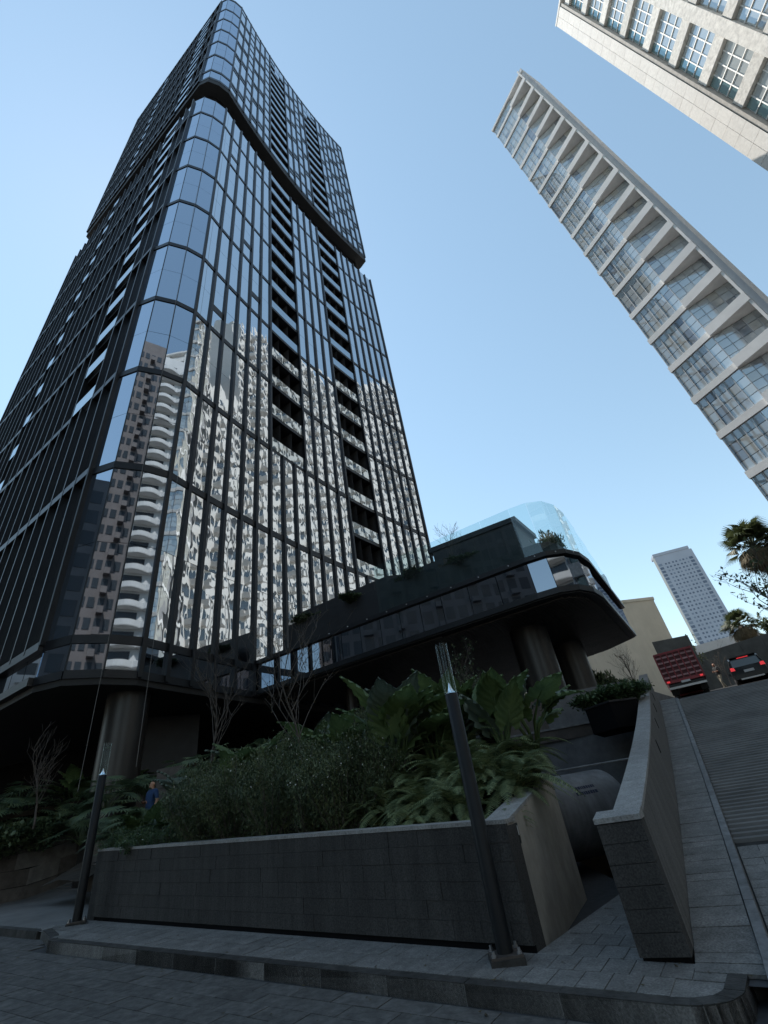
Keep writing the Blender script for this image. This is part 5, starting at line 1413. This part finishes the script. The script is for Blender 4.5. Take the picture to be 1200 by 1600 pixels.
# more planting that closes the bank
for i, (a_, r_, h_, n_, sd_i, lb) in enumerate((
    (-7.6, 12.2, 1.2, 13, 61, 'elephant ear plant between the dark shrub and the upright broad leaves'), (5.2, 11.6, 1.1, 13, 62, 'elephant ear plant behind the right lamp post, low between the two tall ones'),
    (12.0, 10.9, .8, 9, 63, 'low elephant ear plant at the back corner of the planter by the gap'), (-28.5, 17.0, .7, 9, 64, 'low elephant ear plant before the stone block wall'), (-11.2, 14.2, 1.2, 12, 65, 'elephant ear plant high on the bank behind the middle bare tree'))):
    taro(lb, on_bank(a_, r_), h_, n_, sd_i, 'taro', 1.1, .7, 1.1, 1.0)
for i, (a_, r_, k, lb) in enumerate(((.4, 12.3, 0, 'dark shrub on the bank behind the small elephant ear plant'), (-2.6, 12.8, 1, 'dark shrub on the bank behind the tall elephant ear plant'), (-5.2, 13.6, 0, 'dark shrub high on the bank right of the middle tree'), (-18.6, 14.8, 1, 'dark shrub on the bank left of the middle tree'), (-22.4, 14.2, 0, 'dark shrub at the foot of the left bare tree'), (-13.8, 15.2, 1, 'dark shrub at the top of the bank below the podium'), (7.4, 12.3, 1, 'dark shrub at the back of the planter below the podium columns'))):
    shrub(lb, on_bank(a_, r_), k, (1.2, 1.2, 1.1), i*.7)
for i, (a_, r_, k, sc, lb) in enumerate(((-2.2, 8.5, 1, .7, 'low fern hanging over the coping left of the right lamp post'), (9.9, 9.4, 1, .8, 'fern at the back of the rendered side wall'), (.8, 10.2, 2, .85, 'tall fern before the small elephant ear plant'), (-6.6, 9.7, 1, .8, 'fern between flowering shrubs and the low dark fern'))): fern(lb, on_bank(a_, r_, .05), k, sc, i)
# fallen leaves and litter on the pavement, too small to count
rl = random.Random(91); mb = MB()
for k in range(150):
    u_ = rl.uniform(-2, 11); q_ = rl.choice((rl.uniform(-.9, 0), rl.uniform(-3.2, -1.1), rl.uniform(-1.2, -1.05)))
    p = uq(u_, q_); z = S(p.x, p.y)+(.006 if q_ > -1 else -.143); a = rl.uniform(0, 6.28); l = rl.uniform(.015, .04); e = Vector((math.cos(a), math.sin(a))); f = Vector((-e.y, e.x))
    b0, b1, b2, b3 = p-e*l, p+f*l*.4, p+e*l, p-f*l*.4
    mb.quad((*b0, z+rl.uniform(0, .008)), (*b1, z), (*b2, z+rl.uniform(0, .01)), (*b3, z+.002))
o = mb.build('fallen_leaves', M['drytwig'], kind='stuff'); o['label'] = 'small dry leaves scattered on the pavement and street'; o['category'] = 'leaves'
# small fixings and joints on the dark terrace cladding
for i in range(1, 4):
    a, b_ = ru2[i], ru2[i+1]; n = -(Vector((3, 23))-a).normalized()
    k = int((b_-a).length/1.2)
    for j in range(k):
        p = a+(b_-a)*((j+.5)/k)
        MB().bar(p-(b_-a).normalized()*.012, p+(b_-a).normalized()*.012, n, .0, .03, H0+7.45, H0+9.7 if i < 3 else H0+9.45).build('cladding_joint', M['frame'], pod)
for i in range(2, 10):
    a, b_ = r1[i], r1[i+1]; k = max(1, int((b_-a).length/.9)); n = Vector(((b_-a).y, -(b_-a).x)).normalized()
    if n.dot(Vector((3, 22))-a) > 0: n = -n
    for j in range(k):
        p = a+(b_-a)*((j+.5)/k)+n*.12; q = Vector((p.x, p.y, H0+7.34))
        MB().bar(p-Vector((.02, 0)), p+Vector((.02, 0)), n, -.02, .01, H0+7.31, H0+7.35).build('rim_fixing', M['steel'], pod)
# denser planting on the left bank and between the tall leaves
for i, (x, y, z, k, sc, lb) in enumerate([
    (*az(-24.6, 17.2, 3.0), 0, 1.15, 'split leaf plant left of the left bare tree'), (*az(-19.8, 16.4, 3.1), 1, 1.2, 'split leaf plant right of the left bare tree'),
    (*az(-16.2, 15.6, 3.2), 0, 1.2, 'split leaf plant high on the bank under the podium start'), (*az(-8.2, 14.0, 3.0), 1, 1.1, 'split leaf plant behind the tall elephant ears'),
    (*az(-38.8, 23.4, 3.4), 1, 1.3, 'tall split leaf plant behind the hedge at the left edge'), (*az(-34.2, 23.6, 3.2), 0, 1.25, 'tall split leaf plant behind the left lamp glass')]): splitleaf(lb, (x, y, z), k, sc, i*.8)
for i, (a_, r_, k, sc, lb) in enumerate(((3.9, 10.6, 2, .95, 'tall fern between the two elephant ear clumps'), (7.0, 9.9, 2, .85, 'fern at the foot of the right elephant ears'), (-1.6, 10.1, 2, .85, 'fern at the foot of the left elephant ears'), (10.6, 10.2, 0, .8, 'fern at the back corner beside the pipe'))): fern(lb, on_bank(a_, r_, .05), k, sc, i*2.1)
taro('elephant ear plant directly behind the right lamp post', on_bank(3.4, 11.2), 1.3, 13, 71, 'taro', .9, .7, 1.05, 1.5)
